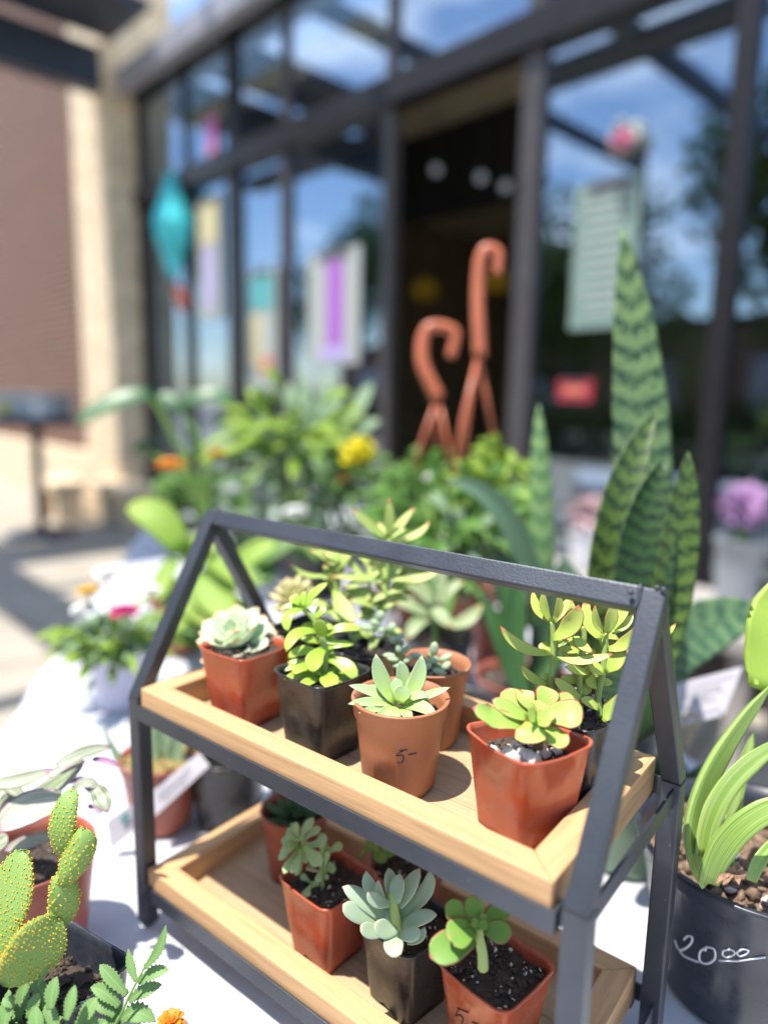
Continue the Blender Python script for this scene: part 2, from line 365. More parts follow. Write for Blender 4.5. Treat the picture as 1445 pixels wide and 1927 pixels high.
def soil(bm, c, half, z, phi=0, square=True, amp=.0025, seed=0, nch=120, nper=18, chs=.0022, n=48):
    random.seed(seed); c = V((c[0], c[1], z)); lay = bm.verts.layers.float_color.get('lc')
    base = [(x, y) for x, y, m in rr(half, half*.22, phi)] if square else [(half*math.cos(2*math.pi*k/n), half*math.sin(2*math.pi*k/n)) for k in range(n)]
    ctr = bm.verts.new(c); ctr[lay] = (.5, .5, .2, 1); prev = None
    for j in range(1, 13):
        f = j/12; ring = []
        for x, y in base:
            q = V((x*f, y*f, 0)); hgt = noise.noise((q+c)*320)*amp + noise.noise((q+c)*110)*amp*1.3 - (.001 if j == 12 else 0)
            v = bm.verts.new(c+q+V((0, 0, hgt))); v[lay] = (.5, .5, random.random()**2*.6, 1); ring.append(v)
        m = len(ring)
        for k in range(m):
            if prev is None: bm.faces.new((ctr, ring[k], ring[(k+1) % m]))
            else: bm.faces.new((prev[k], ring[k], ring[(k+1) % m], prev[(k+1) % m]))
        prev = ring
    for i in range(nch+nper):
        per = i >= nch; f = math.sqrt(random.random())*.93; x, y = random.choice(base)
        p = c+V((x*f, y*f, random.uniform(0, amp))); s = random.uniform(.4, 1.)*(chs*.75 if per else chs)
        res = bmesh.ops.create_icosphere(bm, subdivisions=1, radius=s, matrix=Matrix.Translation(p) @ Matrix.Rotation(random.random()*6, 4, V((random.random(), random.random(), random.random()+.01)).normalized()) @ Matrix.Diagonal((random.uniform(.7, 2.0), random.uniform(.6, 1), random.uniform(.35, .8), 1)))
        rv = random.random()**1.6
        for v in res['verts']:
            v.co += V((random.uniform(-1, 1), random.uniform(-1, 1), random.uniform(-1, 1)))*s*.22; v[lay] = (.5, .5, rv, 1)
            if per:
                for f_ in v.link_faces: f_.material_index = 1
def stroke_on(bvh, ptspx, r, bm, off=.0003):
    P_ = []
    for i in range(len(ptspx)-1):
        for k in range(6):
            t = k/6; x = ptspx[i][0]*(1-t)+ptspx[i+1][0]*t; y = ptspx[i][1]*(1-t)+ptspx[i+1][1]*t
            P_.append((x, y))
    P_.append(ptspx[-1]); out = []
    for x, y in P_:
        d = (FW + RT*((x-722.5)/FPX) + UP*((963.5-y)/FPX)).normalized()
        h, nn, _, _ = bvh.ray_cast(CP, d)
        if h is not None: out.append(h - d*off)
    if len(out) > 1: tube(bm, out, r, 6)
def curvepx(pts, n=4): return [(p.x, p.y) for p in smoothpts([(x, y, 0) for x, y in pts], n)]

# ================================================================== SETTING: ground, building
GZ = -.70
SL = V((-.9898, .1426, 0)); SN = V((.1426, .9898, 0)); SO = CP+SN*2.88; SO.z = 0
def S(u, z, off=0): return SO+SL*u+SN*off+V((0, 0, z))
def sbox(bm, u0, u1, z0, z1, o0, o1, bev=0, mat=0):
    X = Matrix(((SL.x, SN.x, 0, SO.x), (SL.y, SN.y, 0, SO.y), (0, 0, 1, 0), (0, 0, 0, 1)))
    box(bm, (u0, o0, z0), (u1, o1, z1), bev, mat, X)
def struct(o): o['kind'] = 'structure'; return o

def groundm():
    m, n, p, o = mk('pale_concrete_paving')
    f = noi(n, 3, 6); g = noi(n, 90, 4)
    c = mixc(n, ramp(n, f, [(.3, 0.), (.7, 1.)]), (.30, .265, .215), (.40, .355, .29)); c = mixc(n, math_(n, 'MULTIPLY', g, .3), c, (.3, .27, .23))
    wv = N(n, 'TexBrick'); wv.inputs['Scale'].default_value = .8; wv.inputs['Mortar Size'].default_value = .008; wv.inputs['Color1'].default_value = wv.inputs['Color2'].default_value = (1, 1, 1, 1); wv.inputs['Mortar'].default_value = (0.35, .33, .3, 1); wv.offset = 0
    wv.inputs['Brick Width'].default_value = 1; wv.inputs['Row Height'].default_value = 1
    n.links.new(N(n, 'TexCoord').outputs['Object'], wv.inputs[0]); c = mixc(n, 1., c, wv.outputs[0], 'MULTIPLY')
    n.links.new(c, p.inputs['Base Color']); p.inputs['Roughness'].default_value = .85; bump(n, p, g, .2, .002); return m
bm = nb(); box(bm, (-60, -60, GZ-.3), (60, 60, GZ)); struct(obj('ground', bm, groundm(), smooth=False))

frame_m = plain('dark_bronze_frame', (.022, .020, .022), .4, .15, 10, metal=.3)
frame_l = plain('worn_grey_frame', (.075, .068, .070), .45, .15, 10, metal=.2)
def brickm():
    m, n, p, o = mk('red_brown_brick')
    b = N(n, 'TexBrick'); b.inputs['Scale'].default_value = 1; b.inputs['Brick Width'].default_value = .21; b.inputs['Row Height'].default_value = .072; b.inputs['Mortar Size'].default_value = .011
    b.inputs['Color1'].default_value = (.085, .020, .010, 1); b.inputs['Color2'].default_value = (.145, .040, .020, 1); b.inputs['Mortar'].default_value = (.30, .23, .18, 1)
    t = N(n, 'TexCoord'); q = N(n, 'SeparateXYZ'); n.links.new(t.outputs['Object'], q.inputs[0]); cx = N(n, 'CombineXYZ')
    n.links.new(math_(n, 'ADD', q.outputs[0], q.outputs[1]), cx.inputs[0]); n.links.new(q.outputs[2], cx.inputs[1]); n.links.new(cx.outputs[0], b.inputs[0])
    c = mixc(n, math_(n, 'MULTIPLY', noi(n, 4, 5), .3), b.outputs[0], (.07, .035, .028)); n.links.new(c, p.inputs['Base Color']); p.inputs['Roughness'].default_value = .85
    bump(n, p, b.outputs[1], -.4, .004); return m
brick = brickm(); stone = plain('tan_rough_limestone', (.74, .60, .42), .85, .22, 9, bmp=.4)
# brick wall left of the pillar
bw = thing('brick_wall', 'red brown brick wall with pale stone footing left of the pillar', 'wall', S(9.5, GZ))
bm = nb(); sbox(bm, 6.85, 13, GZ+.55, 5.2, .02, .35); obj('brickwork', bm, brick, bw, False)
bm = nb(); sbox(bm, 6.85, 13, GZ, GZ+.54, -.08, .35, .01); obj('stone_footing', bm, stone, bw, False)
pl = thing('stone_pillar', 'tall tan rough stone pillar between brick wall and shop windows', 'pillar', S(6.45, GZ))
bm = nb(); sbox(bm, 6.15, 6.86, GZ, 5.2, -.30, .33, .015); obj('shaft', bm, stone, pl, False)
bm = nb(); sbox(bm, 6.12, 6.89, GZ, GZ+.25, -.34, .36, .012); obj('plinth', bm, stone, pl, False)
# awning frame
steelblue = plain('navy_painted_steel', (.022, .032, .055), .45, .15, 6); steelgrey = plain('light_grey_fascia', (.30, .31, .36), .5, .12, 5); soff = plain('dark_brown_soffit', (.035, .030, .026), .6, .2, 4)
cn = thing('entrance_canopy', 'dark steel canopy frame with grey fascia above the shop windows', 'canopy', S(3, 2.9))
bm = nb(); sbox(bm, -2.5, 6.25, 2.93, 3.10, -.20, -.09, .006); obj('fascia', bm, steelgrey, cn, False)
bm = nb(); sbox(bm, -2.5, 6.25, 3.04, 3.09, -.088, 0.0); obj('soffit', bm, soff, cn, False)
for k, (o0, o1, u0, u1, z0, z1) in enumerate([(-6, -.21, 6.16, 6.34, 2.93, 3.26), (-6, -.21, 3.1, 3.22, 3.35, 3.5), (-6, -.21, 4.6, 4.7, 3.35, 3.5)]):
    bm = nb(); sbox(bm, u0, u1, z0, z1, o0, o1, .006); obj('beam', bm, steelblue, cn, False)
for o0 in (-2.80,):
    bm = nb(); sbox(bm, 2.2, 9, 3.33, 3.45, o0-.34, o0, .006); obj('cross_bar', bm, steelblue, cn, False)

bm = nb(); sbox(bm, 5.40, 6.12, 3.30, 3.36, -2.79, -.22, .006); obj('roof_panel', bm, steelblue, cn, False)
# storefront
sf = thing('storefront', 'dark framed glass shop front with an open doorway', 'shop front', S(3, GZ))
bm = nb(); sbox(bm, -2.5, 6.15, 2.05, 2.2, -.07, .06, .004); obj('header', bm, frame_m, sf, False)
bm = nb(); sbox(bm, -2.5, 6.15, 2.92, 3.02, -.05, .06, .004); obj('top_rail', bm, frame_m, sf, False)
bm = nb(); sbox(bm, -2.5, 2.0, GZ, GZ+.25, -.05, .06, .004); sbox(bm, 3.06, 6.15, GZ, GZ+.25, -.05, .06, .004); obj('sill_panel', bm, frame_m, sf, False)
for (u0, u1, mt) in [(6.02, 6.15, frame_m), (5.28, 5.36, frame_m), (4.55, 4.70, frame_m), (3.95, 4.03, frame_l), (2.965, 3.04, frame_l), (2.00, 2.11, frame_l), (1.09, 1.17, frame_m), (.2, .3, frame_m), (-1, -.9, frame_m)]:
    bm = nb(); sbox(bm, u0, u1, GZ, 2.049, -.035, .030, .004); sbox(bm, u0+.01, u1-.01, 2.201, 2.919, -.03, .028, .004); obj('mullion', bm, mt, sf, False)
def glassm():
    m, n, p, o = mk('reflective_window_glass'); n.nodes.remove(p)
    g = N(n, 'BsdfGlossy'); g.inputs['Roughness'].default_value = .01; g.inputs['Color'].default_value = (.62, .76, .95, 1)
    t = N(n, 'BsdfTransparent'); t.inputs[0].default_value = (.62, .66, .64, 1)
    lw = N(n, 'LayerWeight'); lw.inputs[0].default_value = .35; ms = N(n, 'MixShader')
    n.links.new(ramp(n, lw.outputs['Facing'], [(0., .28), (1., .62)]), ms.inputs[0]); n.links.new(t.outputs[0], ms.inputs[1]); n.links.new(g.outputs[0], ms.inputs[2]); n.links.new(ms.outputs[0], o.inputs[0]); return m
glass = glassm()
gl = [(5.36, 6.02), (4.70, 5.28), (4.03, 4.55), (3.04, 3.95), (1.17, 2.00), (.3, 1.09), (-.9, .2)]
for (u0, u1) in gl:
    bm = nb(); sbox(bm, u0, u1, GZ+.25, 2.05, .0, .006); obj('window_pane', bm, glass, sf, False)
for (u0, u1) in gl+[(2.11, 2.965)]:
    bm = nb(); sbox(bm, u0, u1, 2.2, 2.92, .0, .006); obj('transom_pane', bm, glass, sf, False)
# interior
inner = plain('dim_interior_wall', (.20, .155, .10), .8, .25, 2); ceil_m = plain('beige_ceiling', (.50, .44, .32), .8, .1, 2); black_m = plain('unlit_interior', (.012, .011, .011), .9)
it = thing('shop_interior', 'dim brown shop interior seen through the open doorway', 'room', S(3, GZ, 2))
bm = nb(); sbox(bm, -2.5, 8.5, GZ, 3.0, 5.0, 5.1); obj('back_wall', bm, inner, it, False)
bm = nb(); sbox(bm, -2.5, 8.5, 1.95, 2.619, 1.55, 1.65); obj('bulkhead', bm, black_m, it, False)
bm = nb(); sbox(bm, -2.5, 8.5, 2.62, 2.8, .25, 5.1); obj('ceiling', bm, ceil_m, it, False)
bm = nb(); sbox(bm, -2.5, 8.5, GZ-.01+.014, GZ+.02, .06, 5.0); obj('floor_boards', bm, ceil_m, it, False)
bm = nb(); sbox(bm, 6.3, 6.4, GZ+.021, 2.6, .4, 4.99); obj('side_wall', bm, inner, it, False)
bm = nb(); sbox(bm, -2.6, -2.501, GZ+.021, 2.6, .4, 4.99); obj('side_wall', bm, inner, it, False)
lampm = plain('frosted_lamp', (.35, .38, .44), .5, .02, emit=.22); brass = plain('dark_lamp_metal', (.05, .045, .04), .5)
for i, (u, z) in enumerate([(3.78, 2.16), (3.35, 2.02), (3.13, 1.92)]):
    p = S(u, z, 1.2); t = thing('pendant_lamp', ['round white pendant lamp, farthest left inside the doorway', 'round white pendant lamp, middle of three inside the doorway', 'round white pendant lamp nearest the right door jamb'][i], 'lamp', p, 'pendant lamps inside the doorway')
    bm = nb(); bmesh.ops.create_uvsphere(bm, u_segments=16, v_segments=10, radius=.036, matrix=Matrix.Translation(p)); obj('globe', bm, lampm, t)
    bm = nb(); tube(bm, [p+V((0, 0, .03)), V((p.x, p.y, 2.63))], .004); obj('cord', bm, brass, t)
yel = plain('yellow_petals', (.75, .46, .02), .6, .1, 30)
def fluffball(bm, c, r, n, w_, seed, up=None, mat=0):
    random.seed(seed)
    for i in range(n):
        d = V((random.gauss(0, 1), random.gauss(0, 1), random.gauss(0, 1))).normalized()
        if up: d = (d+V(up)).normalized()
        leaf(bm, c, c+d*r*.5+V((0, 0, r*.05)), c+d*r, w_, w_*.1, 'round', d.orthogonal(), .1, 5, 4, mat)
for i, (u, z) in enumerate([(3.857, 1.307), (3.19, 1.299)]):
    p = S(u, z, 1.2); t = thing('paper_flower', ['yellow paper flower hanging in the doorway, left one', 'yellow paper flower hanging in the doorway beside the tall orange hook'][i], 'decoration', p, 'yellow paper flowers in the doorway')
    bm = nb(); fluffball(bm, p, .10, 60, .06, i); obj('petals', bm, yel, t)
    bm = nb(); tube(bm, [p, V((p.x, p.y, 2.63))], .002); obj('cord', bm, brass, t)
# posters and hangings on the glass
def poster(name, label, cat, u0, u1, z0, z1, m, inner_=(), off=-.02):
    t = thing(name, label, cat, S((u0+u1)/2, z0, off))
    bm = nb(); sbox(bm, u0, u1, z0, z1, off, off+.004, .001); obj('sheet', bm, m, t, False)
    for (a, b, c, d, mm, nm) in inner_:
        bm = nb(); sbox(bm, u0+(u1-u0)*a, u0+(u1-u0)*b, z0+(z1-z0)*c, z0+(z1-z0)*d, off-.004, off-.001); obj(nm, bm, mm, t, False)
    random.seed(int(u0*100)); bm = nb()
    for k in range(5):
        z = z1-(z1-z0)*(.012+.016*k); a = (u1-u0)*random.uniform(.12, .25); sbox(bm, u0+a, u1-a, z, z+.006, off-.0062, off-.0045)
    obj('print_lines', bm, M['inkgrey'], t, False)
    return t
paper = plain('white_paper', (.40, .43, .41), .7, .05); purple = plain('purple_print', (.38, .13, .52), .6); lilac = plain('lilac_print', (.45, .38, .70), .6); pgreen = plain('pale_green_paper', (.20, .29, .25), .7, .1, 8)
pinkm = plain('pink_print', (.80, .25, .42), .6, .2, 12); cyan = plain('cyan_fabric', (.08, .72, .80), .6, .3, 6); tealp = plain('teal_print', (.10, .38, .40), .6); cream = plain('cream_print', (.62, .55, .32), .7); redp = plain('coral_red_print', (.6, .16, .10), .6)
poster('window_poster', 'white poster with a tall purple panel on the glass beside the door', 'poster', 3.24, 3.74, .68, 1.37, paper, [(.30, .62, .17, .9, purple, 'purple_panel'), (.2, .75, .05, .16, lilac, 'lilac_strip')])
t = poster('window_notice', 'pale green notice covered in lines of print right of the door', 'poster', 1.50, 1.80, .80, 1.42, pgreen)
bm = nb(); random.seed(4)
for k in range(12):
    z = 1.36-k*.045; a = random.uniform(.0, .05); sbox(bm, 1.53+a, 1.77-random.uniform(0, .06), z, z+.014, -.023, -.0205)
obj('printed_lines', bm, paper, t, False)
t = thing('window_decoration', 'pink and white flower picture stuck high on the right window', 'decoration', S(1.57, 1.5, -.02))
bm = nb(); fluffball(bm, S(1.575, 1.56, -.03), .085, 34, .06, 3, up=(-.2*SN.x, -.2*SN.y, 0)); obj('white_petals', bm, paper, t)
bm = nb(); fluffball(bm, S(1.575, 1.54, -.07), .05, 30, .05, 5); obj('pink_petals', bm, pinkm, t)
t = thing('hanging_lantern', 'bright cyan diamond lantern with a coral tassel in the left window', 'lantern', S(5.5, 1.45, -.3))
bm = nb(); c = S(5.36, 1.78, -.12)
loft(bm, [[c+V((r*math.cos(k*math.pi/3+.4), r*math.sin(k*math.pi/3+.4), z)) for k in range(6)] for r, z in ((.02, -.42), (.15, -.08), (.16, .02), (.02, .40))]); obj('shade', bm, cyan, t, False)
bm = nb(); tube(bm, [c+V((.02, -.02, -.42)), c+V((.12, -.02, -.55)), c+V((.13, 0, -.66))], [.015, .05, .03]); obj('tassel', bm, redp, t)
bm = nb(); tube(bm, [c+V((0, 0, .4)), V((c.x, c.y, 2.9))], .004); obj('cord', bm, brass, t)
poster('window_picture', 'tall teal and cream poster low in the window left of the purple one', 'poster', 4.10, 4.45, .60, 1.35, paper, [(.1, .9, .62, .95, tealp, 'teal_band'), (.15, .5, .02, .2, redp, 'coral_patch'), (.55, .92, .1, .6, cream, 'cream_patch')])
poster('window_card', 'cream card with a yellow top in the far left window', 'poster', 4.82, 5.14, 1.05, 1.95, paper, [(.1, .9, .62, .98, cream, 'yellow_top'), (.3, .7, .1, .6, lilac, 'blue_panel')])
poster('window_sticker', 'small purple and pink sticker on the upper left glass', 'sticker', 4.86, 4.98, 2.24, 2.50, pinkm, [(.2, .8, .2, .8, purple, 'purple_centre')])
poster('window_sign', 'small dark red sign low in the glass right of the door', 'sign', 1.66, 1.84, .48, .58, plain('dark_red_print', (.35, .03, .05), .6), [(.2, .8, .3, .7, redp, 'red_stripe')])

# reflected street side behind the photographer
treem = leafm('street_tree_leaves', (.05, .10, .02), (.09, .16, .035), trans=.2, rough=.5); barkm = plain('grey_bark', (.12, .09, .07), .9, .3, 20, bmp=.5)
for i, (x, y, r, h) in enumerate([(-4.2, -8.4, 2.8, 2.6), (-11.5, -9.5, 3.0, 2.6), (2.6, -6.8, 1.7, 2.3), (-19, -9.5, 3.2, 3.2)]):
    t = thing('street_tree', ['broad street tree mirrored in the glass beside the doorway', 'street tree mirrored in the left windows, second from the pillar', 'low dark tree mirrored in the right hand window', 'farthest street tree mirrored next to the pillar'][i], 'tree', (x, y, GZ), 'street trees mirrored in the glass')
    bm = nb(); tube(bm, [(x, y, GZ), (x+.1, y, GZ+h*.5), (x, y+.1, GZ+h)], [.2, .14, .08]); 
    random.seed(i)
    for k in range(6):
        a = k*1.1; tube(bm, [(x, y, GZ+h*.6), (x+math.cos(a)*r*.4, y+math.sin(a)*r*.4, GZ+h*.85), (x+math.cos(a)*r*.7, y+math.sin(a)*r*.7, GZ+h+r*.2)], [.07, .05, .02], 6)
    obj('trunk', bm, barkm, t)
    bm = nb(); lay = bm.verts.layers.float_color['lc']
    cl = [V((random.uniform(-1, 1)*r*.7, random.uniform(-1, 1)*r*.7, random.uniform(-.5, .7)*r)) for _ in range(16)]
    for k in range(5200):
        q = random.choice(cl); d = V((random.gauss(0, 1), random.gauss(0, 1), random.gauss(0, 1))).normalized()*r*.42*random.random()**.4
        p = V((x, y, GZ+h+r*.35))+q+d; a = V((random.gauss(0, 1), random.gauss(0, 1), random.gauss(0, 1))).normalized()*.13; b = a.orthogonal()*.6; rv = random.random()
        vs = [bm.verts.new(p-a), bm.verts.new(p+b), bm.verts.new(p+a), bm.verts.new(p-b)]
        for j, v in enumerate(vs): v[lay] = (.5, .5, rv, 1)
        bm.faces.new(vs)
    obj('crown', bm, treem, t, False)

# street side opposite: unseen building and hedge, added to darken the mirrored view
hb = thing('added_street_building', 'long dark brick building added across the street to darken the shop glass reflections', 'building', (-8, -17, GZ)); hedge_m = leafm('hedge_leaves', (.03, .07, .015), (.06, .11, .025), trans=.1, rough=.6)
bm = nb(); box(bm, (-34, -19, GZ), (16, -16.5, GZ+3.6)); obj('walls', bm, brick, hb, False)
bm = nb(); box(bm, (-34.3, -19.3, GZ+3.601), (16.3, -16.3, GZ+3.9)); obj('roof', bm, steelblue, hb, False)
for k in range(11): bm = nb(); box(bm, (-32+k*4.4, -16.49, GZ+.9), (-30+k*4.4, -16.44, GZ+2.6)); obj('window', bm, steelgrey, hb, False)
hg = thing('hedge', 'low dark clipped hedge added across the pavement to darken the shop glass reflections', 'hedge', (-6, -6.2, GZ)); random.seed(77)
bm = nb(); lay = bm.verts.layers.float_color['lc']
for k in range(11000):
    p = V((random.uniform(-26, 7), random.uniform(-6.6, -5.8), GZ+random.uniform(0, 1.15+.2*math.sin(k)))); a = V((random.gauss(0, 1), random.gauss(0, 1), random.gauss(0, 1))).normalized()*.09; b = a.orthogonal()*.7; rv = random.random()
    vs = [bm.verts.new(p-a), bm.verts.new(p+b), bm.verts.new(p+a), bm.verts.new(p-b)]
    for v in vs: v[lay] = (.5, .5, rv, 1)
    bm.faces.new(vs)
obj('foliage', bm, hedge_m, hg, False); bm = nb()
for k in range(32): tube(bm, [(-25+k, -6.2, GZ), (-25+k+.1, -6.2, GZ+.9)], .03, 6)
obj('stems', bm, barkm, hg)
# bistro table
bt = thing('bistro_table', 'small dark round high table standing in front of the brick wall', 'table', onz(75, 1010, GZ))
b0 = onz(80, 1005, GZ); bm = nb(); tz = CP.z-.22
loft(bm, [[V((b0.x+r*math.cos(k*math.pi/16), b0.y+r*math.sin(k*math.pi/16), z)) for k in range(32)] for r, z in ((.40, tz-.05), (.42, tz-.035), (.42, tz), (.40, tz+.004))]); obj('top', bm, steelblue, bt)
bm = nb(); tube(bm, [(b0.x, b0.y, GZ+.03), (b0.x, b0.y, tz-.05)], .04, 12); obj('column', bm, steelblue, bt)
bm = nb(); loft(bm, [[V((b0.x+r*math.cos(k*math.pi/16), b0.y+r*math.sin(k*math.pi/16), z)) for k in range(32)] for r, z in ((.28, GZ), (.28, GZ+.015), (.05, GZ+.05))]); obj('base', bm, steelblue, bt)
pm = plain('grey_box_paint', (.42, .46, .48), .5, .15, 8)
bx = thing('paper_box', 'grey white box of papers on the small round table', 'box', (b0.x, b0.y, tz+.006)); X = Matrix.Translation((b0.x, b0.y, tz+.006)) @ Matrix.Rotation(.6, 4, 'Z')
bm = nb(); box(bm, (-.26, -.17, 0), (.24, .17, .16), .01, 0, X); obj('body', bm, pm, bx, False)
bm = nb(); box(bm, (-.27, -.18, .161), (.25, .18, .19), .008, 0, X); obj('lid', bm, pm, bx, False)
bm = nb(); box(bm, (-.20, -.186, .03), (-.08, -.172, .11), .002, 0, X); obj('yellow_label', bm, plain('yellow_sticker', (.6, .5, .12), .6), bx, False)

# two stone benches stand in for the low tan band
for i, (px, py, sx, hz) in enumerate([(140, 1000, .75, .30), (20, 985, .5, .28)]):
    p = onz(px, py, GZ); t = thing('stone_bench', ['low tan stone bench at the foot of the pillar', 'short tan stone bench at the left behind the round table'][i], 'bench', p, 'stone benches by the wall')
    X = Matrix.Translation(p+SN*(.45)) @ Matrix.Rotation(math.atan2(SL.y, SL.x), 4, 'Z')
    bm = nb(); box(bm, (-sx/2, -.15, hz), (sx/2, .15, hz+.09), .012, 0, X); obj('seat_slab', bm, stone, t, False)
    for s_ in (-1, 1):
        bm = nb(); box(bm, (s_*sx*.36-.05, -.12, 0), (s_*sx*.36+.05, .12, hz-.001), .01, 0, X); obj('support', bm, stone, t, False)

# ================================================================== TABLE
E1 = V((-.7664, .6424, 0)); E2 = V((.6424, .7664, 0))
def tb_(e, m, z=0): return E1*e+E2*m+V((0, 0, z))
def clothm():
    m, n, p, o = mk('white_woven_tablecloth')
    t = N(n, 'TexCoord'); mp_ = N(n, 'Mapping'); mp_.inputs['Rotation'].default_value = (0, 0, rad(35)); n.links.new(t.outputs['Object'], mp_.inputs[0])
    ck = N(n, 'TexChecker'); ck.inputs['Scale'].default_value = 62; n.links.new(mp_.outputs[0], ck.inputs[0])
    w1 = N(n, 'TexWave', bands_direction='X'); w1.inputs['Scale'].default_value = 210; w1.inputs['Distortion'].default_value = .6; n.links.new(mp_.outputs[0], w1.inputs[0])
    w2 = N(n, 'TexWave', bands_direction='Y'); w2.inputs['Scale'].default_value = 210; w2.inputs['Distortion'].default_value = .6; n.links.new(mp_.outputs[0], w2.inputs[0])
    h = mixc(n, ck.outputs[1], w1.outputs[0], w2.outputs[0]); c = mixc(n, math_(n, 'MULTIPLY', noi(n, 8, 4), .25), (.66, .67, .72), (.58, .59, .66))
    c = mixc(n, math_(n, 'MULTIPLY', h, .10), c, (.48, .50, .60))
    n.links.new(c, p.inputs['Base Color']); p.inputs['Roughness'].default_value = .8; bump(n, p, h, .6, .0012); return m
bm = nb(); ne, nm = 110, 50; e0, e1, m0, m1 = -1.0, 2.35, -.2306, .70; G = {}
def clothz(e, m):
    z = -.0012 + .0009*noise.noise(V((e*9, m*9, 3)))
    for (ang, off_, w__, hh) in ((.5, .35, .012, .004), (2.2, -.02, .010, .0035), (1.55, .11, .009, .003)):
        d = e*math.cos(ang)+m*math.sin(ang)-off_+.012*noise.noise(V((e*4, m*4, off_*10))); z += hh*math.exp(-(d/w__)**2)*1.1
    return z-.0022
cols = [-3, -2, -1]+list(range(nm+1))+[nm+1, nm+2, nm+3]
for i in range(ne*3+1):
    e = e0+(e1-e0)*i/(ne*3)
    for j in cols:
        if 0 <= j <= nm: m_ = m0+(m1-m0)*j/nm; z = clothz(e, m_); 
        else:
            k = -j if j < 0 else j-nm; sg = -1 if j < 0 else 1; fl = .012*math.sin(e*23)+.02*noise.noise(V((e*5, sg, 0)))
            m_ = (m0 if sg < 0 else m1)+sg*(.004+(.02+fl)*(k/3)); z = -.006-(k-1)/2*.42
        G[i, j] = bm.verts.new(tb_(e, m_, z))
for i in range(ne*3):
    for a, b in zip(cols[:-1], cols[1:]): bm.faces.new((G[i, a], G[i+1, a], G[i+1, b], G[i, b]))
cl = tag(obj('tablecloth', bm, clothm()), 'white woven cloth spread over the long plant sale table', 'tablecloth')
tbl = thing('folding_table', 'long folding table under the white cloth', 'table', tb_(.6, .23, GZ)); pt = plain('table_plastic', (.5, .5, .48), .6)
bm = nb(); X = Matrix(((E1.x, E2.x, 0, 0), (E1.y, E2.y, 0, 0), (0, 0, 1, 0), (0, 0, 0, 1))); box(bm, (-.98, -.226, -.05), (2.33, .695, -.014), .004, 0, X); obj('table_top', bm, pt, tbl, False)
for e in (-.7, 2.1):
    for m_ in (-.15, .62):
        bm = nb(); tube(bm, [tb_(e, m_, GZ), tb_(e, m_, -.05)], .014); obj('leg', bm, frame_l, tbl)
#@@FG
# ================================================================== RACK
RW, RD, RH, RR, RB, RBY = .42, .178, .2212, .3778, .0147, .0133
Z1, Z2, HB, TT, RL, RLX = .0297, .2029, .0139, .0150, .019, .0203
rk = thing('display_rack', 'house shaped dark steel rack with two wooden trays of succulents', 'rack', (RW/2, RD/2, 0))
mt = M['metal']
for xi in (0, RW-RB):
    for yi in (0, RD-RBY):
        bm = nb(); box(bm, (xi, yi, 0), (xi+RB, yi+RBY, RH), .0012); obj('post', bm, mt, rk, False)
ang = math.atan2(RR-RH, RD/2); tv = RBY/math.cos(math.pi/2-ang)*1.0
for xi in (.0004, RW-RB+.0004):
    for sgn in (0, 1):
        f = (lambda y: y) if sgn == 0 else (lambda y: RD-y)
        tv = RBY*1.02
        poly = [(xi, f(0), RH+.0006), (xi, f(tv), RH+.0006), (xi, f(RD/2-.0003), RR-tv*math.tan(ang)), (xi, f(RD/2-.0003), RR)]
        bm = nb(); prism(bm, poly, (RB-.0008, 0, 0), .0011); obj('gable_bar', bm, mt, rk, False)
ca, sa = math.cos(ang), math.sin(ang); A_ = V((RB-.001, RD/2, RR+.0003)); B_ = A_+V((0, -ca, -sa))*.0142; C_ = B_+V((0, sa, -ca))*.0142; D_ = A_+V((0, sa, -ca))*.0142
bm = nb(); prism(bm, [A_, B_, C_, D_], (RW-2*RB+.002, 0, 0), .0012); rb = obj('ridge_bar', bm, mt, rk, False)
for x in (RW-RB-.001, RB):
    bm = nb(); tube(bm, smoothpts([(x, RD/2-.0072, RR-.0125), (x+.0012, RD/2-.0035, RR-.0062), (x, RD/2+.0002, RR+.0002), (x, RD/2+.005, RR-.0025)], 5), .0013, 8); obj('weld_bead', bm, mt, rb)
bm = nb()
for (x, y, z, r) in ((RW-.002, RD/2-.001, RR+.0002, .0022), (RW-.006, RD/2, RR+.0006, .0017), (RW-RB-.004, RD/2-.007, RR-.003, .0018)):
    bmesh.ops.create_icosphere(bm, subdivisions=2, radius=r, matrix=Matrix.Translation((x, y, z)))
obj('weld_spatter', bm, mt, rb)
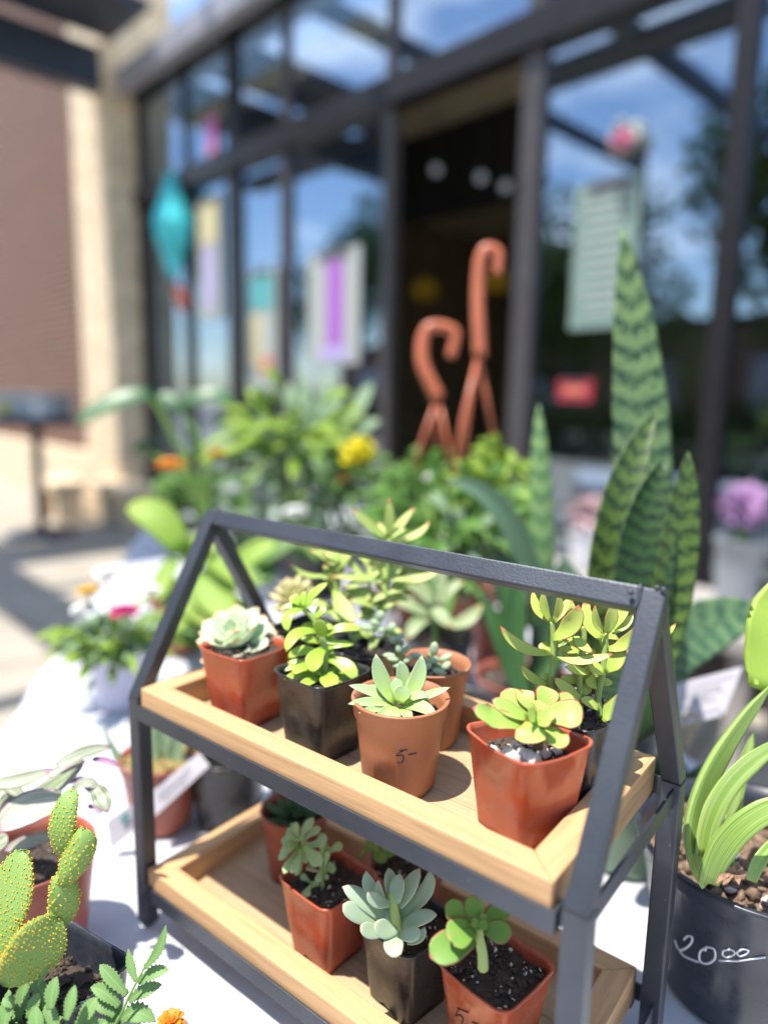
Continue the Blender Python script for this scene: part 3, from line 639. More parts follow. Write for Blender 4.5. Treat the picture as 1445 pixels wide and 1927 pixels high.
for zi in (Z1, Z2):
    top = zi == Z2
    bm = nb()
    box(bm, (RB+.0004, -.0004, zi), (RW-RB-.003, .0021, zi+HB), .0007)
    box(bm, (RW-RB-.0058, .0022, zi), (RW-RB-.0032, .014, zi+HB), .0007)
    box(bm, (RB+.0004, RD-.0021, zi), (RW-RB-.003, RD+.0004, zi+HB), .0007)
    box(bm, (RB*.3, RBY+.0004, zi), (RB*.3+.0024, RD-RBY-.0004, zi+HB), .0007)
    box(bm, (RW-RB*.3-.0024, RBY+.0004, zi), (RW-RB*.3, RD-RBY-.0004, zi+HB), .0007)
    box(bm, (RB+.0004, .0025, zi-.0004), (RW-RB-.0064, .012, zi+.0014)); box(bm, (RB+.0004, RD-.012, zi-.0004), (RW-RB-.0064, RD-.0025, zi+.0014))
    obj('shelf_frame', bm, mt, rk, False)
    # tray
    x0, x1, y0, y1 = RB+.0012, RW-RB-.0066, .0026, RD-.0026; zb, zt = zi+.0018, zi+HB+TT
    tr = bpy.data.objects.new('wooden_tray', None); col.objects.link(tr); tr.empty_display_size = .03; tr.parent = rk; tr.location = V(((x0+x1)/2-RW/2, 0, zb))
    g = .00015
    for (poly, m_) in (([(x0, y0), (x1, y0), (x1-RLX, y0+RL), (x0+RLX, y0+RL)], 'woodx'), ([(x0, y1), (x0+RLX, y1-RL), (x1-RLX, y1-RL), (x1, y1)], 'woodx'),
                       ([(x0, y0), (x0+RLX, y0+RL), (x0+RLX, y1-RL), (x0, y1)], 'woody'), ([(x1, y0), (x1, y1), (x1-RLX, y1-RL), (x1-RLX, y0+RL)], 'woody')):
        cx_ = sum(p[0] for p in poly)/4; cy_ = sum(p[1] for p in poly)/4
        poly = [(p[0]+(cx_-p[0])*.0008, p[1]+(cy_-p[1])*.006 if m_ == 'woodx' else p[1]+(cy_-p[1])*.0016, zb) for p in poly]
        bm = nb(); prism(bm, poly, (0, 0, zt-zb), .0014); obj('rail', bm, M[m_], tr, False)
    for k in range(3):
        a, b = y0+RL-.004+(y1-y0-2*RL+.008)*k/3, y0+RL-.004+(y1-y0-2*RL+.008)*(k+1)/3
        bm = nb(); box(bm, (x0+RLX-.004, a+.0003, zb+.0008), (x1-RLX+.004, b, zb+.0036+.0002*k), .0003); obj('board', bm, M['board'], tr, False)
FU, FL = Z2+.0018+.0041, Z1+.0018+.0041

GU, GLO = 'succulents on the upper tray', 'succulents on the lower tray'
def potted(name, label, cat, c, group, kind, mat, a, b, h, phi=0, soilz=.80, smat='soil', nper=14, nch=150, dip=.0016, sq=True, chs=.0022, band=.2, sname='soil', lean=(0, 0)):
    t = thing(name, label, cat, c, group); bm = nb()
    if sq: square_pot(bm, c, phi, a, b, h, dip=dip, depth=.85, lean=lean)
    else: round_pot(bm, c, a, b, h, band=band)
    bv = BVHTree.FromBMesh(bm); po = obj('pot', bm, M[mat], t)
    bm = nb(); r = (b+(a-b)*soilz)-.0022
    soil(bm, (c[0]+lean[0]*h*soilz, c[1]+lean[1]*h*soilz), r, c[2]+h*soilz, phi, sq, nch=nch, nper=nper, seed=int(c[0]*1e4), chs=chs); obj(sname, bm, [M[smat], M['perlite']], t)
    return t, bv, po
PH = .0665
# ---- U1 pale echeveria, left red pot
t, bv, _ = potted('potted_succulent', 'pale whitish green rosette in a red square pot, leftmost front pot of the upper tray', 'succulent', (.0895, .058, FU), GU, 0, 'red', .0295, .0215, PH, rad(1), .88)
mm = leafm('pale_echeveria_leaf', (.50, .76, .42), (.72, .86, .62), edge=(.80, .78, .56), ew=.10, tipc=(.66, .36, .20), tipat=.90, trans=.12, rough=.45, sss=.15, mott=.06)
bm = nb(); rosette(bm, at(450, 1222, .622), (.10, -.42, 1), [(8, .038, .022, -2, -.002), (7, .038, .023, 10, 0), (8, .037, .023, 24, .003), (7, .035, .023, 42, .006), (5, .029, .021, 58, .009), (4, .021, .015, 70, .011), (3, .013, .010, 80, .012)], 'ovate', .16, .20, 11)
obj('rosette', bm, mm, t)
# ---- U2 green branching, black pot
t, bv, _ = potted('potted_succulent', 'glossy bright green branching succulent in a black square pot beside the pale rosette', 'succulent', (.1765, .0605, FU), GU, 0, 'black', .0285, .0215, PH, rad(-5), .80, nper=6)
mg = leafm('glossy_green_leaf', (.36, .58, .05), (.48, .66, .10), edge=(.42, .52, .12), ew=.08, tipc=(.45, .35, .06), tipat=.95, trans=.2, rough=.24, mott=.1, spots=(.3, .22, .05))
ms_ = leafm('pale_green_stem', (.38, .50, .16), (.38, .52, .14), trans=.1, rough=.4)
bm = nb(); z = Z(340, 1050, 4.014, .553, bm, th=.20, prof='round', cup=.06); random.seed(2)
z.T([(1085, 900, 0), (1095, 760, 0), (1080, 640, 0), (1040, 520, .001), (990, 440, .002), (925, 378, .003)], 62, 40); obj('stem', bm, ms_, t)
bm = nb(); z = Z(340, 1050, 4.014, .553, bm, th=.20, prof='ovate', cup=.10)
z.L(940, 375, 1115, 185, 62, (1000, 275)); z.L(930, 385, 752, 378, 46, d0=.002); z.L(925, 385, 812, 558, 82, (815, 440), d1=-.012); z.L(925, 370, 935, 250, 50); z.L(905, 360, 820, 300, 70, prof='ovate'); z.L(905, 350, 862, 270, 45)
z.L(1015, 460, 1098, 368, 78); z.L(1060, 590, 1058, 462, 120, d0=-.004, d1=-.012); z.L(1100, 590, 1372, 540, 78, (1210, 530)); z.L(1040, 560, 798, 712, 92, (880, 575), d1=-.02); z.L(1050, 645, 905, 612, 70, d0=.006)
z.L(1105, 695, 1312, 655, 66, (1180, 655)); z.L(1085, 690, 1000, 868, 135, (1015, 765), d0=-.002, d1=-.018); z.L(1070, 735, 808, 758, 84, (930, 700), d0=-.002); z.L(1108, 765, 1322, 925, 112, (1245, 815), d1=-.014)
z.L(1070, 850, 845, 885, 96, (940, 815), d0=-.002, d1=-.02); z.L(1060, 895, 780, 918, 66, d1=-.022); z.L(1095, 870, 1150, 1000, 140, (1120, 920), d0=-.005, d1=-.026); z.L(1060, 910, 888, 988, 78, (980, 930), d0=-.004, d1=-.027)
z.L(1130, 935, 1335, 942, 50, (1230, 922), d1=-.006, rnd=1.); z.L(1010, 870, 718, 862, 66, (860, 822), d0=.004, d1=.0); z.L(960, 800, 800, 800, 44, d0=.004); z.L(990, 900, 1060, 880, 60)
for (bx_, by_) in ((1080, 640), (1090, 800), (1095, 880), (1040, 520), (935, 385)):
    for k in range(4):
        a = random.uniform(-.4, 3.5); l = random.uniform(80, 170); z.L(bx_, by_, bx_+l*math.cos(a), by_-l*math.sin(a)*.7, random.uniform(46, 70), d0=random.uniform(0, .01))
z.L(1120, 900, 1350, 900, 60, (1240, 880), d0=.006, d1=.0); z.L(930, 380, 1010, 300, 30); z.L(1090, 740, 1160, 690, 60)
obj('leaves', bm, mg, t)
# ---- U3 pointed rosette, terracotta round
t, bv, po = potted('potted_succulent', 'pointed pale green rosette in a round terracotta pot marked 5- on the upper tray', 'succulent', (.2530, .060, FU), GU, 0, 'terra', .0335, .0255, .066, 0, .80, sq=False, nper=16)
mr = leafm('pointed_rosette_leaf', (.52, .74, .10), (.42, .58, .32), edge=(.50, .60, .36), ew=.07, tipc=(.42, .40, .22), tipat=.96, trans=.22, rough=.42, mott=.08)
bm = nb(); random.seed(5); z = Z(620, 1150, 5.16, .492, bm, th=.07, prof='sword', cup=.13)
z.L(650, 880, 450, 415, 165, (510, 680), d1=.004); z.L(700, 870, 685, 480, 140, d0=.006, d1=.01, prof='ovate'); z.L(730, 880, 893, 430, 160, (850, 680), d1=.006); z.L(655, 860, 640, 650, 125, d0=-.002, prof='ovate'); z.L(740, 880, 820, 620, 100, d0=.002)
z.L(640, 880, 188, 720, 105, (430, 790), d1=.004); z.L(640, 905, 178, 902, 98, (410, 885), d1=-.008); z.L(600, 850, 368, 722, 70, (500, 770), d0=.008, d1=.012); z.L(640, 930, 282, 990, 76, (450, 950), d1=-.014); z.L(650, 940, 455, 1065, 95, (540, 980), d1=-.018)
z.L(690, 940, 780, 1095, 118, (740, 990), d1=-.02); z.L(650, 930, 590, 1100, 185, (610, 990), d0=-.003, d1=-.022, cup=-.08, prof='wide'); z.L(700, 920, 1045, 1040, 140, (880, 930), d1=-.016); z.L(740, 880, 1172, 738, 86, (950, 820), d1=.0)
z.L(730, 890, 965, 835, 92, (850, 820), d0=-.002, d1=-.004); z.L(720, 880, 985, 900, 70, (880, 880), d0=.006); z.L(680, 890, 735, 735, 175, d0=-.006, d1=-.004, prof='ovate'); z.L(690, 900, 640, 760, 90, d0=-.005, d1=-.003)
obj('rosette', bm, mr, t)
def ink(bv, strokes, r, mat, name, parent):
    bm = nb()
    for s_ in strokes: stroke_on(bv, s_, r, bm)
    obj(name, bm, mat, parent)
z3 = lambda x, y: (620+x/5.16, 1150+y/5.16)
ink(bv, [[z3(678, 1356), z3(757, 1346)], curvepx([z3(712, 1362), z3(662, 1385), z3(650, 1405), z3(680, 1402), z3(706, 1400), z3(718, 1425), z3(712, 1460), z3(685, 1477), z3(654, 1468)]), [z3(765, 1396), z3(845, 1380)]], .00042, M['ink'], 'handwritten_price', po)
# ---- U4 jelly bean sedum behind
t, bv, _ = potted('potted_succulent', 'blue green jelly bean sedum in a round terracotta coloured pot behind the pointed rosette', 'succulent', (.2330, .1285, FU), GU, 0, 'terra', .0300, .0225, .066, 0, .84, sq=False)
mb = leafm('blue_green_bean_leaf', (.30, .42, .24), (.40, .52, .34), trans=.08, rough=.38, sss=.15, tipc=(.42, .5, .22), tipat=.8, mott=.1)
bm = nb(); random.seed(6); z = Z(540, 920, 4.014, .565, bm)
z.T([(1110, 1400, 0), (1100, 1310, 0), (1070, 1250, 0)], 34, 26); z.T([(850, 1380, -.01), (860, 1270, -.008), (830, 1180, -.006), (800, 1110, -.004)], 36, 26); obj('stem', bm, ms_, t)
bm = nb(); z = Z(540, 920, 4.014, .565, bm)
for a in [(1110, 1212, 115, 66, 82, 0), (1195, 1272, 112, 54, 25, 0), (985, 1262, 125, 58, -12, .004), (1105, 1292, 88, 66, 10, -.004), (1198, 1338, 92, 58, 40, -.004), (1058, 1342, 78, 60, 40, -.006), (1150, 1382, 112, 64, -18, -.008), (1090, 1400, 70, 40, 10, -.004), (1030, 1300, 60, 50, 0, 0),
          (846, 1210, 70, 56, 70, -.012), (897, 1212, 92, 52, 48, -.012), (772, 1258, 100, 50, -4, -.008), (800, 1285, 92, 46, -8, -.014), (910, 1290, 88, 46, 35, -.012), (832, 1330, 78, 54, 10, -.014), (845, 1120, 100, 55, 30, -.008), (800, 1140, 60, 50, 60, -.008), (860, 1370, 70, 50, 0, -.014), (1140, 1330, 50, 40, 0, 0), (1085, 1250, 60, 46, 30, .002), (1000, 1330, 60, 50, 60, 0)]:
    z.B(a[0], a[1], a[2], a[3], a[4], a[5])
obj('bean_leaves', bm, mb, t)
# ---- U5 tall, black pot behind the branching one
t, bv, _ = potted('potted_succulent', 'tallest green succulent with red tipped paddle leaves rising above the ridge bar', 'succulent', (.165, .122, FU), GU, 0, 'black', .0275, .021, PH, rad(4), .82, nper=26)
mtall = leafm('red_tipped_paddle_leaf', (.36, .54, .11), (.54, .66, .18), edge=(.46, .26, .10), ew=.07, tipc=(.50, .10, .06), tipat=.86, trans=.18, rough=.42, mott=.12, spots=(.25, .10, .04))
D5 = .637
bm = nb(); random.seed(8); z = Z(540, 920, 4.014, D5, bm)
z.T([(520, 1190, -.01), (430, 1010, -.004), (375, 820, 0), (372, 720, 0), (350, 600, 0), (345, 480, .002)], 50, 36); z.T([(640, 1225, -.02), (640, 1080, -.01), (700, 940, 0), (745, 780, 0), (760, 600, 0), (770, 380, 0)], 48, 32); z.T([(660, 1200, -.02), (690, 1140, -.018), (760, 1110, -.016)], 40, 22); z.T([(380, 800, .004), (400, 620, .006), (420, 470, .01)], 30, 24); z.T([(600, 930, .0), (620, 780, .004), (640, 560, .006)], 32, 22)
obj('stems', bm, ms_, t)
bm = nb(); z = Z(540, 920, 4.014, D5, bm, th=.24, prof='lance', cup=.10)
z.L(762, 385, 492, 150, 82, (610, 265), d1=-.01); z.L(768, 380, 772, 70, 74, d1=-.005); z.L(785, 385, 968, 138, 80, (850, 280), d1=.008); z.L(790, 392, 1076, 243, 66, (970, 350)); z.L(780, 380, 905, 305, 34, d0=-.004); z.L(765, 385, 815, 225, 24, d0=.01); z.L(760, 400, 690, 250, 60, d0=.008, d1=.02)
z.L(755, 690, 640, 518, 52, (680, 600)); z.L(775, 690, 872, 570, 54, (830, 620)); z.L(800, 680, 1160, 622, 74, (985, 680), d1=-.004); z.L(730, 685, 328, 662, 70, (540, 672), d1=-.01); z.L(745, 690, 712, 545, 38, d0=-.004); z.L(790, 695, 945, 680, 36, (860, 682), d0=-.006); z.L(760, 690, 830, 540, 40)
z.L(350, 640, 8, 545, 48, (150, 652), d1=-.014); z.L(340, 600, 168, 468, 66, (275, 510), d1=-.008); z.L(350, 560, 215, 420, 56); z.L(355, 560, 300, 425, 56, d0=.006); z.L(360, 645, 505, 480, 62, (420, 545), d0=-.006, d1=-.008); z.L(400, 560, 420, 440, 56, d0=.006)
z.L(575, 645, 470, 520, 56, (505, 590), d0=.004); z.L(625, 640, 520, 490, 56, (600, 550), d0=.004); z.L(635, 640, 720, 530, 42, d0=.006); z.L(420, 600, 480, 470, 50)
z.L(365, 765, 500, 1030, 135, (420, 900), prof='ovate', d0=-.004, d1=-.03, th=.1); z.L(470, 800, 612, 868, 105, (560, 800), prof='ovate', th=.12); z.L(725, 905, 460, 845, 66, (590, 862), d1=-.014); z.L(725, 900, 812, 868, 46, d0=-.004); z.L(610, 760, 410, 742, 52, (500, 752), d0=.004); z.L(755, 850, 925, 848, 44, d0=.01)
z.L(390, 940, 200, 830, 92, (290, 900), d0=.004, th=.1); z.L(700, 880, 580, 800, 46, d0=.004); z.L(640, 1000, 520, 960, 60, d0=-.004); z.L(650, 980, 545, 900, 55, d0=.002); z.L(770, 790, 850, 700, 50, d0=.006); z.L(700, 860, 640, 790, 44, d0=.004); z.L(440, 1010, 330, 950, 60)
for (bx_, by_) in ((770, 560), (765, 470), (350, 700), (365, 820), (745, 800), (690, 960), (400, 560), (620, 700), (640, 860)):
    for k in range(5):
        a = random.uniform(-.35, 3.5); l = random.uniform(90, 190); z.L(bx_, by_, bx_+l*math.cos(a), by_-l*math.sin(a)*.8, random.uniform(40, 62), d0=random.uniform(-.008, .012))
z.L(500, 1150, 570, 1080, 60, d0=-.012); z.L(720, 1130, 880, 1080, 66, (790, 1080), d0=-.016); z.L(620, 1130, 520, 1060, 50, d0=-.012)
obj('leaves', bm, mtall, t)
bm = nb(); z = Z(540, 920, 4.014, D5-.02, bm)
for a in [(700, 958, 84, 76, 60), (668, 1004, 92, 56, -8), (602, 1046, 128, 56, -4), (706, 1060, 82, 60, 15), (788, 1046, 78, 66, 50), (655, 1060, 50, 40, 80)]: z.B(*a)
obj('bean_leaves', bm, mb, t)
# ---- U6 pale finger cluster back left
t, bv, _ = potted('potted_succulent', 'cream yellow finger leaved cluster in a black pot behind the pale rosette', 'succulent', (.0855, .140, FU), GU, 0, 'black', .0275, .021, PH*.93, rad(2), .86, nper=20)
mf = leafm('cream_finger_leaf', (.66, .62, .20), (.76, .73, .42), tipc=(.66, .50, .26), tipat=.8, trans=.14, rough=.42, sss=.2, mott=.05)
bm = nb(); c = at(556, 1140, .690); rosette(bm, c, (-.1, -.1, 1), [(8, .024, .0075, 8, 0), (9, .025, .0075, 28, .003), (9, .024, .0075, 48, .005), (7, .023, .0075, 66, .007), (4, .020, .007, 82, .008)], 'finger', .0, .85, 7, bend=.1)
obj('finger_leaves', bm, mf, t)
# ---- U7 front red pot pink edged aeonium
t, bv, _ = potted('potted_succulent', 'lime rosette with pink wavy leaf edges in a red square pot with stones', 'succulent', (.3480, .0700, FU), GU, 0, 'red', .0300, .0225, .0655, rad(-20), .76, nper=34, nch=220, dip=.0030)
mp_ = leafm('pink_edged_lime_leaf', (.40, .64, .09), (.52, .72, .17), edge=(.60, .05, .13), ew=.085, tipc=(.55, .10, .14), tipat=.965, trans=.22, rough=.36, mott=.08, spots=(.30, .16, .05))
D7 = .437
bm = nb(); random.seed(9); z = Z(840, 1100, 3.284, D7, bm)
z.T([(560, 1010, .002), (570, 930, 0), (570, 850, 0), (570, 790, .0)], 70, 60); obj('stem', bm, plain('brown_woody_stem', (.16, .12, .07), .8, .3, 200, bmp=.4), t)
bm = nb(); z = Z(840, 1100, 3.284, D7, bm, th=.055, prof='round', cup=.10)
z.L(510, 800, 375, 640, 165, (420, 730), d0=.004, d1=.012); z.L(500, 830, 282, 712, 100, (390, 775), d0=0, d1=.0); z.L(480, 865, 162, 762, 135, (310, 830), d1=-.012, wave=.12); z.L(600, 820, 845, 815, 190, (740, 805), d1=-.004, wave=.05); z.L(610, 790, 800, 715, 150, (720, 745), d0=.004, d1=.008)
z.L(520, 850, 530, 985, 200, (520, 920), d0=-.004, d1=-.018, wave=.10, cup=-.05); z.L(590, 880, 730, 1010, 150, (670, 950), d0=-.002, d1=-.014, wave=.1); z.L(590, 770, 640, 640, 150, (620, 690), d0=.008, d1=.012); z.L(530, 770, 480, 650, 120, (490, 700), d0=.004, d1=.012)
z.L(560, 810, 665, 775, 110, (620, 800), d0=-.002, d1=-.004, prof='ovate'); z.L(550, 800, 500, 770, 90, d0=-.004, d1=-.006, prof='ovate'); z.L(565, 790, 550, 715, 90, d0=-.002, d1=.002, prof='ovate'); z.L(570, 850, 600, 730, 60, d0=-.006, prof='ovate'); z.L(560, 850, 640, 800, 120, (600, 830), d0=-.01, d1=-.014, prof='ovate'); z.L(555, 840, 500, 790, 100, (520, 810), d0=-.008, d1=-.012, prof='ovate')
obj('rosette', bm, mp_, t)
bm = nb(); random.seed(3)
for (x, y, r) in ((400, 1075, .0070), (505, 1080, .0078), (285, 1030, .0045), (430, 1000, .004), (600, 1050, .004), (680, 1030, .0035)):
    p = onz(840+x/3.284, 1100+y/3.284, FU+.0655*.76+r*.95)
    r_ = bmesh.ops.create_icosphere(bm, subdivisions=2, radius=r, matrix=Matrix.Translation(p) @ Matrix.Diagonal((1.1, .8, .75, 1)))
    for v in r_['verts']: v.co += V((noise.noise(v.co*200), noise.noise(v.co*200+V((5, 0, 0))), noise.noise(v.co*200+V((0, 9, 0)))))*r*.5
obj('stones', bm, M['perlite'], t, False)
# ---- U8 tall paddle plant behind, black pot
t, bv, _ = potted('potted_succulent', 'clump of upright red edged paddle succulent in a black pot behind the pink edged rosette', 'succulent', (.358, .1260, FU), GU, 0, 'black', .0280, .0215, PH, rad(-12), .84, nper=14)
mpd = leafm('red_edged_paddle_leaf', (.44, .62, .10), (.62, .72, .18), edge=(.60, .16, .09), ew=.07, tipc=(.58, .12, .08), tipat=.9, trans=.2, rough=.36, mott=.08)
D8 = .487
bm = nb(); random.seed(12); z = Z(840, 1100, 3.284, D8, bm)
z.T([(720, 790, .01), (650, 620, 0), (655, 480, 0), (660, 330, 0), (650, 230, 0)], 42, 34); z.T([(830, 790, 0), (822, 620, 0), (825, 480, 0), (850, 330, 0), (840, 260, 0)], 40, 32); z.T([(950, 820, 0), (935, 690, 0), (965, 540, 0), (975, 420, 0), (985, 300, 0)], 48, 34); z.T([(680, 440, .001), (735, 330, .003)], 26, 24)
obj('stems', bm, ms_, t)
bm = nb(); z = Z(840, 1100, 3.284, D8, bm, th=.2, prof='lance', cup=.12)
z.L(640, 230, 535, 35, 62, (560, 150)); z.L(645, 235, 600, 45, 66, (600, 140), d1=-.002); z.L(655, 235, 685, 60, 54, (690, 150), d0=-.002, d1=-.008, prof='ovate'); z.L(665, 230, 762, 75, 58, (715, 160)); z.L(635, 425, 333, 258, 84, (455, 385), d1=-.012); z.L(655, 335, 815, 125, 118, (760, 260), d0=-.003, d1=-.012, prof='ovate')
z.L(680, 460, 1028, 428, 66, (850, 470), d0=-.004, d1=-.012); z.L(625, 610, 455, 488, 72, (520, 575), d1=-.004); z.L(620, 590, 590, 540, 40); z.L(800, 320, 905, 420, 70, (830, 370), d0=-.002); z.L(830, 285, 770, 90, 76, (780, 200), d0=.006, d1=.01); z.L(845, 270, 880, 110, 66, d0=.006, d1=.01)
z.L(960, 340, 855, 95, 96, (880, 240)); z.L(975, 300, 918, 125, 52, (925, 230), d0=-.003, d1=-.008); z.L(985, 300, 1015, 130, 92, (1010, 215), d0=-.003, d1=-.006, prof='ovate'); z.L(1010, 290, 1140, 90, 84, (1070, 190), d0=.002, d1=.004); z.L(1020, 300, 1150, 180, 60, (1100, 250)); z.L(1000, 400, 1165, 258, 82, (1100, 365), d0=-.002, d1=-.01)
z.L(985, 530, 1110, 410, 110, (1040, 480), d0=-.002, d1=-.006); z.L(975, 545, 870, 520, 110, (915, 520), d0=-.003, d1=-.006, prof='ovate'); z.L(875, 545, 732, 510, 70, (800, 530), d0=-.006, d1=-.014); z.L(950, 640, 870, 570, 115, (900, 600), prof='ovate'); z.L(945, 770, 825, 720, 80, (880, 730), d0=-.002, d1=-.006)
z.L(955, 830, 1100, 660, 110, (1020, 770), d0=-.002, d1=-.004); z.L(840, 720, 660, 575, 88, (740, 650), d0=-.004, d1=-.006); z.L(850, 720, 640, 640, 96, (730, 700), d0=.0, d1=.004); z.L(820, 500, 760, 400, 60, d0=.004); z.L(830, 620, 720, 560, 70, (770, 600), d0=.006); z.L(840, 690, 890, 600, 70); z.L(980, 330, 1060, 330, 70, d0=.01, d1=.02)
for (bx_, by_) in ((655, 400), (825, 420), (975, 420), (940, 620), (830, 620)):
    for k in range(4):
        a = random.uniform(-.4, 3.5); l = random.uniform(70, 150); z.L(bx_, by_, bx_+l*math.cos(a), by_-l*math.sin(a), random.uniform(46, 66), d0=random.uniform(0, .014))
z.L(1290, 330, 1415, 240, 40, (1360, 300), d0=.03, d1=.03); z.L(1000, 420, 1300, 330, 50, (1150, 400), d0=.02, d1=.03); z.L(850, 660, 850, 540, 80, d0=.01)
obj('leaves', bm, mpd, t)

# ================= lower tray
t, bv, _ = potted('potted_succulent', 'dark green leaved plant in a round dull red pot, back left of the lower tray', 'succulent', (.0975, .108, FL), GLO, 0, 'red2', .0310, .0235, .066, 0, .82, sq=False, nper=6)
mdk = leafm('dark_green_leaf', (.05, .13, .05), (.10, .22, .10), trans=.1, rough=.35)
bm = nb(); rosette(bm, (.0975, .108, FL+.054), (0, 0, 1), [(7, .030, .012, 20, 0), (6, .024, .012, 45, .002), (4, .014, .009, 70, .004)], 'lance', .15, .2, 21); obj('leaves', bm, mdk, t)
t, bv, _ = potted('potted_succulent', 'grey green spoon leaved succulent in a red square pot, front left of the lower tray', 'succulent', (.1860, .0590, FL), GLO, 0, 'red', .0300, .0215, PH, rad(-5), .86, nper=22, nch=260)
msp = leafm('grey_green_spoon_leaf', (.30, .44, .12), (.42, .54, .24), edge=(.44, .48, .30), ew=.07, trans=.14, rough=.48, spots=(.20, .20, .08), mott=.12)
bm = nb(); random.seed(14); z = Z(440, 1450, 3.44, .560, bm)
z.T([(585, 810, 0), (572, 720, 0), (568, 640, 0), (545, 560, 0), (490, 490, 0), (440, 462, 0)], 26, 22); z.T([(600, 520, 0), (585, 600, 0), (590, 690, 0)], 14, 12); obj('stem', bm, ms_, t)
bm = nb(); z = Z(440, 1450, 3.44, .560, bm, th=.2, prof='spoon', cup=.08)
z.L(440, 455, 522, 308, 62, (460, 385)); z.L(445, 465, 566, 368, 56, (500, 410)); z.L(425, 455, 395, 332, 46); z.L(420, 455, 345, 375, 52); z.L(420, 460, 330, 425, 56, d0=-.002); z.L(420, 465, 305, 462, 50); z.L(415, 470, 325, 528, 76, (370, 485), d1=-.014); z.L(445, 465, 605, 430, 64, (530, 475), d1=-.006)
z.L(420, 490, 292, 582, 50); z.L(425, 495, 322, 668, 54, (370, 580)); z.L(435, 495, 372, 662, 66, (415, 580), d0=-.004, d1=-.02); z.L(415, 480, 300, 545, 46); z.L(430, 460, 415, 360, 44, d0=.006); z.L(430, 460, 370, 340, 40, d0=.004)
z.L(450, 480, 572, 612, 92, (500, 540), d0=-.006, d1=-.014); z.L(575, 550, 580, 400, 66, d1=.004); z.L(565, 560, 610, 480, 70, d0=.004); z.L(605, 540, 706, 482, 62, (650, 505)); z.L(585, 640, 605, 520, 38, d0=-.006); z.L(575, 650, 660, 640, 62, d0=.002); z.L(580, 660, 610, 705, 34); z.L(560, 640, 548, 728, 46, d0=-.004)
z.L(595, 660, 640, 600, 50); z.L(560, 742, 500, 742, 38, d0=-.004); z.L(505, 735, 430, 680, 46); z.L(510, 735, 468, 825, 64, (478, 780), d0=-.004, d1=-.012); z.L(450, 560, 400, 680, 44, d0=.006); z.L(490, 600, 500, 650, 60, d0=.004); z.L(430, 480, 470, 600, 50, d0=.006); z.L(560, 720, 590, 640, 40)
obj('leaves', bm, msp, t)
bm = nb()
for k in range(5):
    z = Z(440, 1450, 3.44, .556, bm); a = random.uniform(0, 50); z.T([(450+a, 620+a*.5, 0), (500+a, 660-a*.3, -.002), (560, 630+a, 0)], 8, 5, 5)
obj('dry_leaves', bm, plain('dry_straw', (.42, .30, .18), .8), t)
t, bv, _ = potted('potted_succulent', 'drooping green shoot in a round dull red pot behind the blue grey rosette', 'succulent', (.2240, .1130, FL), GLO, 0, 'red2', .0310, .0235, .066, 0, .82, sq=False, nper=10)
bm = nb(); random.seed(17); z = Z(440, 1450, 3.44, .588, bm, th=.25, prof='ovate')
z.L(800, 570, 905, 480, 26, (850, 520), rnd=0); z.L(900, 560, 990, 585, 70); z.L(940, 540, 850, 450, 60); z.L(960, 560, 1010, 480, 60); z.L(930, 560, 900, 470, 50); z.L(950, 570, 1060, 520, 60)
obj('leaves', bm, leafm('plain_green_leaf', (.20, .34, .05), (.24, .36, .08)), t)  # plain green, slightly lighter towards the tips
t, bv, _ = potted('potted_succulent', 'plump blue grey rosette in a black square pot at the middle of the lower tray', 'succulent', (.2640, .0630, FL), GLO, 0, 'black', .0290, .0215, PH, rad(-10), .86, nper=24, nch=260)
mgh = leafm('blue_grey_plump_leaf', (.30, .42, .24), (.38, .48, .34), edge=(.44, .48, .36), ew=.09, tipc=(.50, .40, .30), tipat=.94, trans=.06, rough=.5, sss=.12, mott=.1)
D4 = .488
bm = nb(); random.seed(18); z = Z(440, 1450, 3.44, D4, bm)
z.T([(1050, 1060, 0), (1045, 960, 0), (1030, 860, 0), (1020, 790, .002)], 80, 50); obj('stem', bm, ms_, t)
bm = nb(); z = Z(440, 1450, 3.44, D4, bm, th=.42, prof='wide', cup=.05)
z.L(1010, 985, 702, 752, 112, (850, 845), d1=.002); z.L(950, 1010, 706, 868, 104, (800, 930), d0=-.002, d1=-.006, prof='round'); z.L(1010, 865, 858, 648, 96, (895, 780)); z.L(990, 880, 935, 705, 56, (945, 800), d0=-.004); z.L(1015, 830, 1000, 630, 88, d0=.004); z.L(1045, 860, 1078, 668, 98, (1055, 760), d0=-.002)
z.L(1060, 880, 1205, 632, 104, (1125, 770), d0=.002); z.L(1070, 940, 1262, 645, 96, (1235, 790), d0=.004); z.L(1010, 860, 868, 785, 84, (930, 845), d0=-.006, d1=-.01, prof='round'); z.L(990, 1045, 820, 1005, 92, (890, 1040), d0=-.008, d1=-.014, prof='round'); z.L(1060, 1030, 912, 985, 108, (980, 1030), d0=-.012, d1=-.018, prof='round')
z.L(1060, 1065, 1208, 1035, 92, (1140, 1060), d0=-.008, d1=-.012, prof='round'); z.L(1010, 1050, 1085, 1185, 125, (1030, 1130), d0=-.012, d1=-.026, prof='round'); z.L(1080, 1020, 1315, 935, 92, (1200, 955), d1=-.004, rnd=.2); z.L(1120, 1110, 1235, 1010, 60, (1200, 1080), d0=-.006); z.L(1030, 970, 960, 900, 60)
z.L(1060, 990, 1130, 820, 60, d0=.01); z.L(1000, 960, 900, 960, 70, (950, 970), d0=.004)
obj('rosette', bm, mgh, t)
t, bv, po = potted('potted_succulent', 'flat green rosette with red rimmed round leaves in a red square pot marked 5-', 'succulent', (.3350, .0670, FL), GLO, 0, 'red', .0300, .0215, .0665, rad(-8), .88, nper=46, nch=280, dip=.0022)
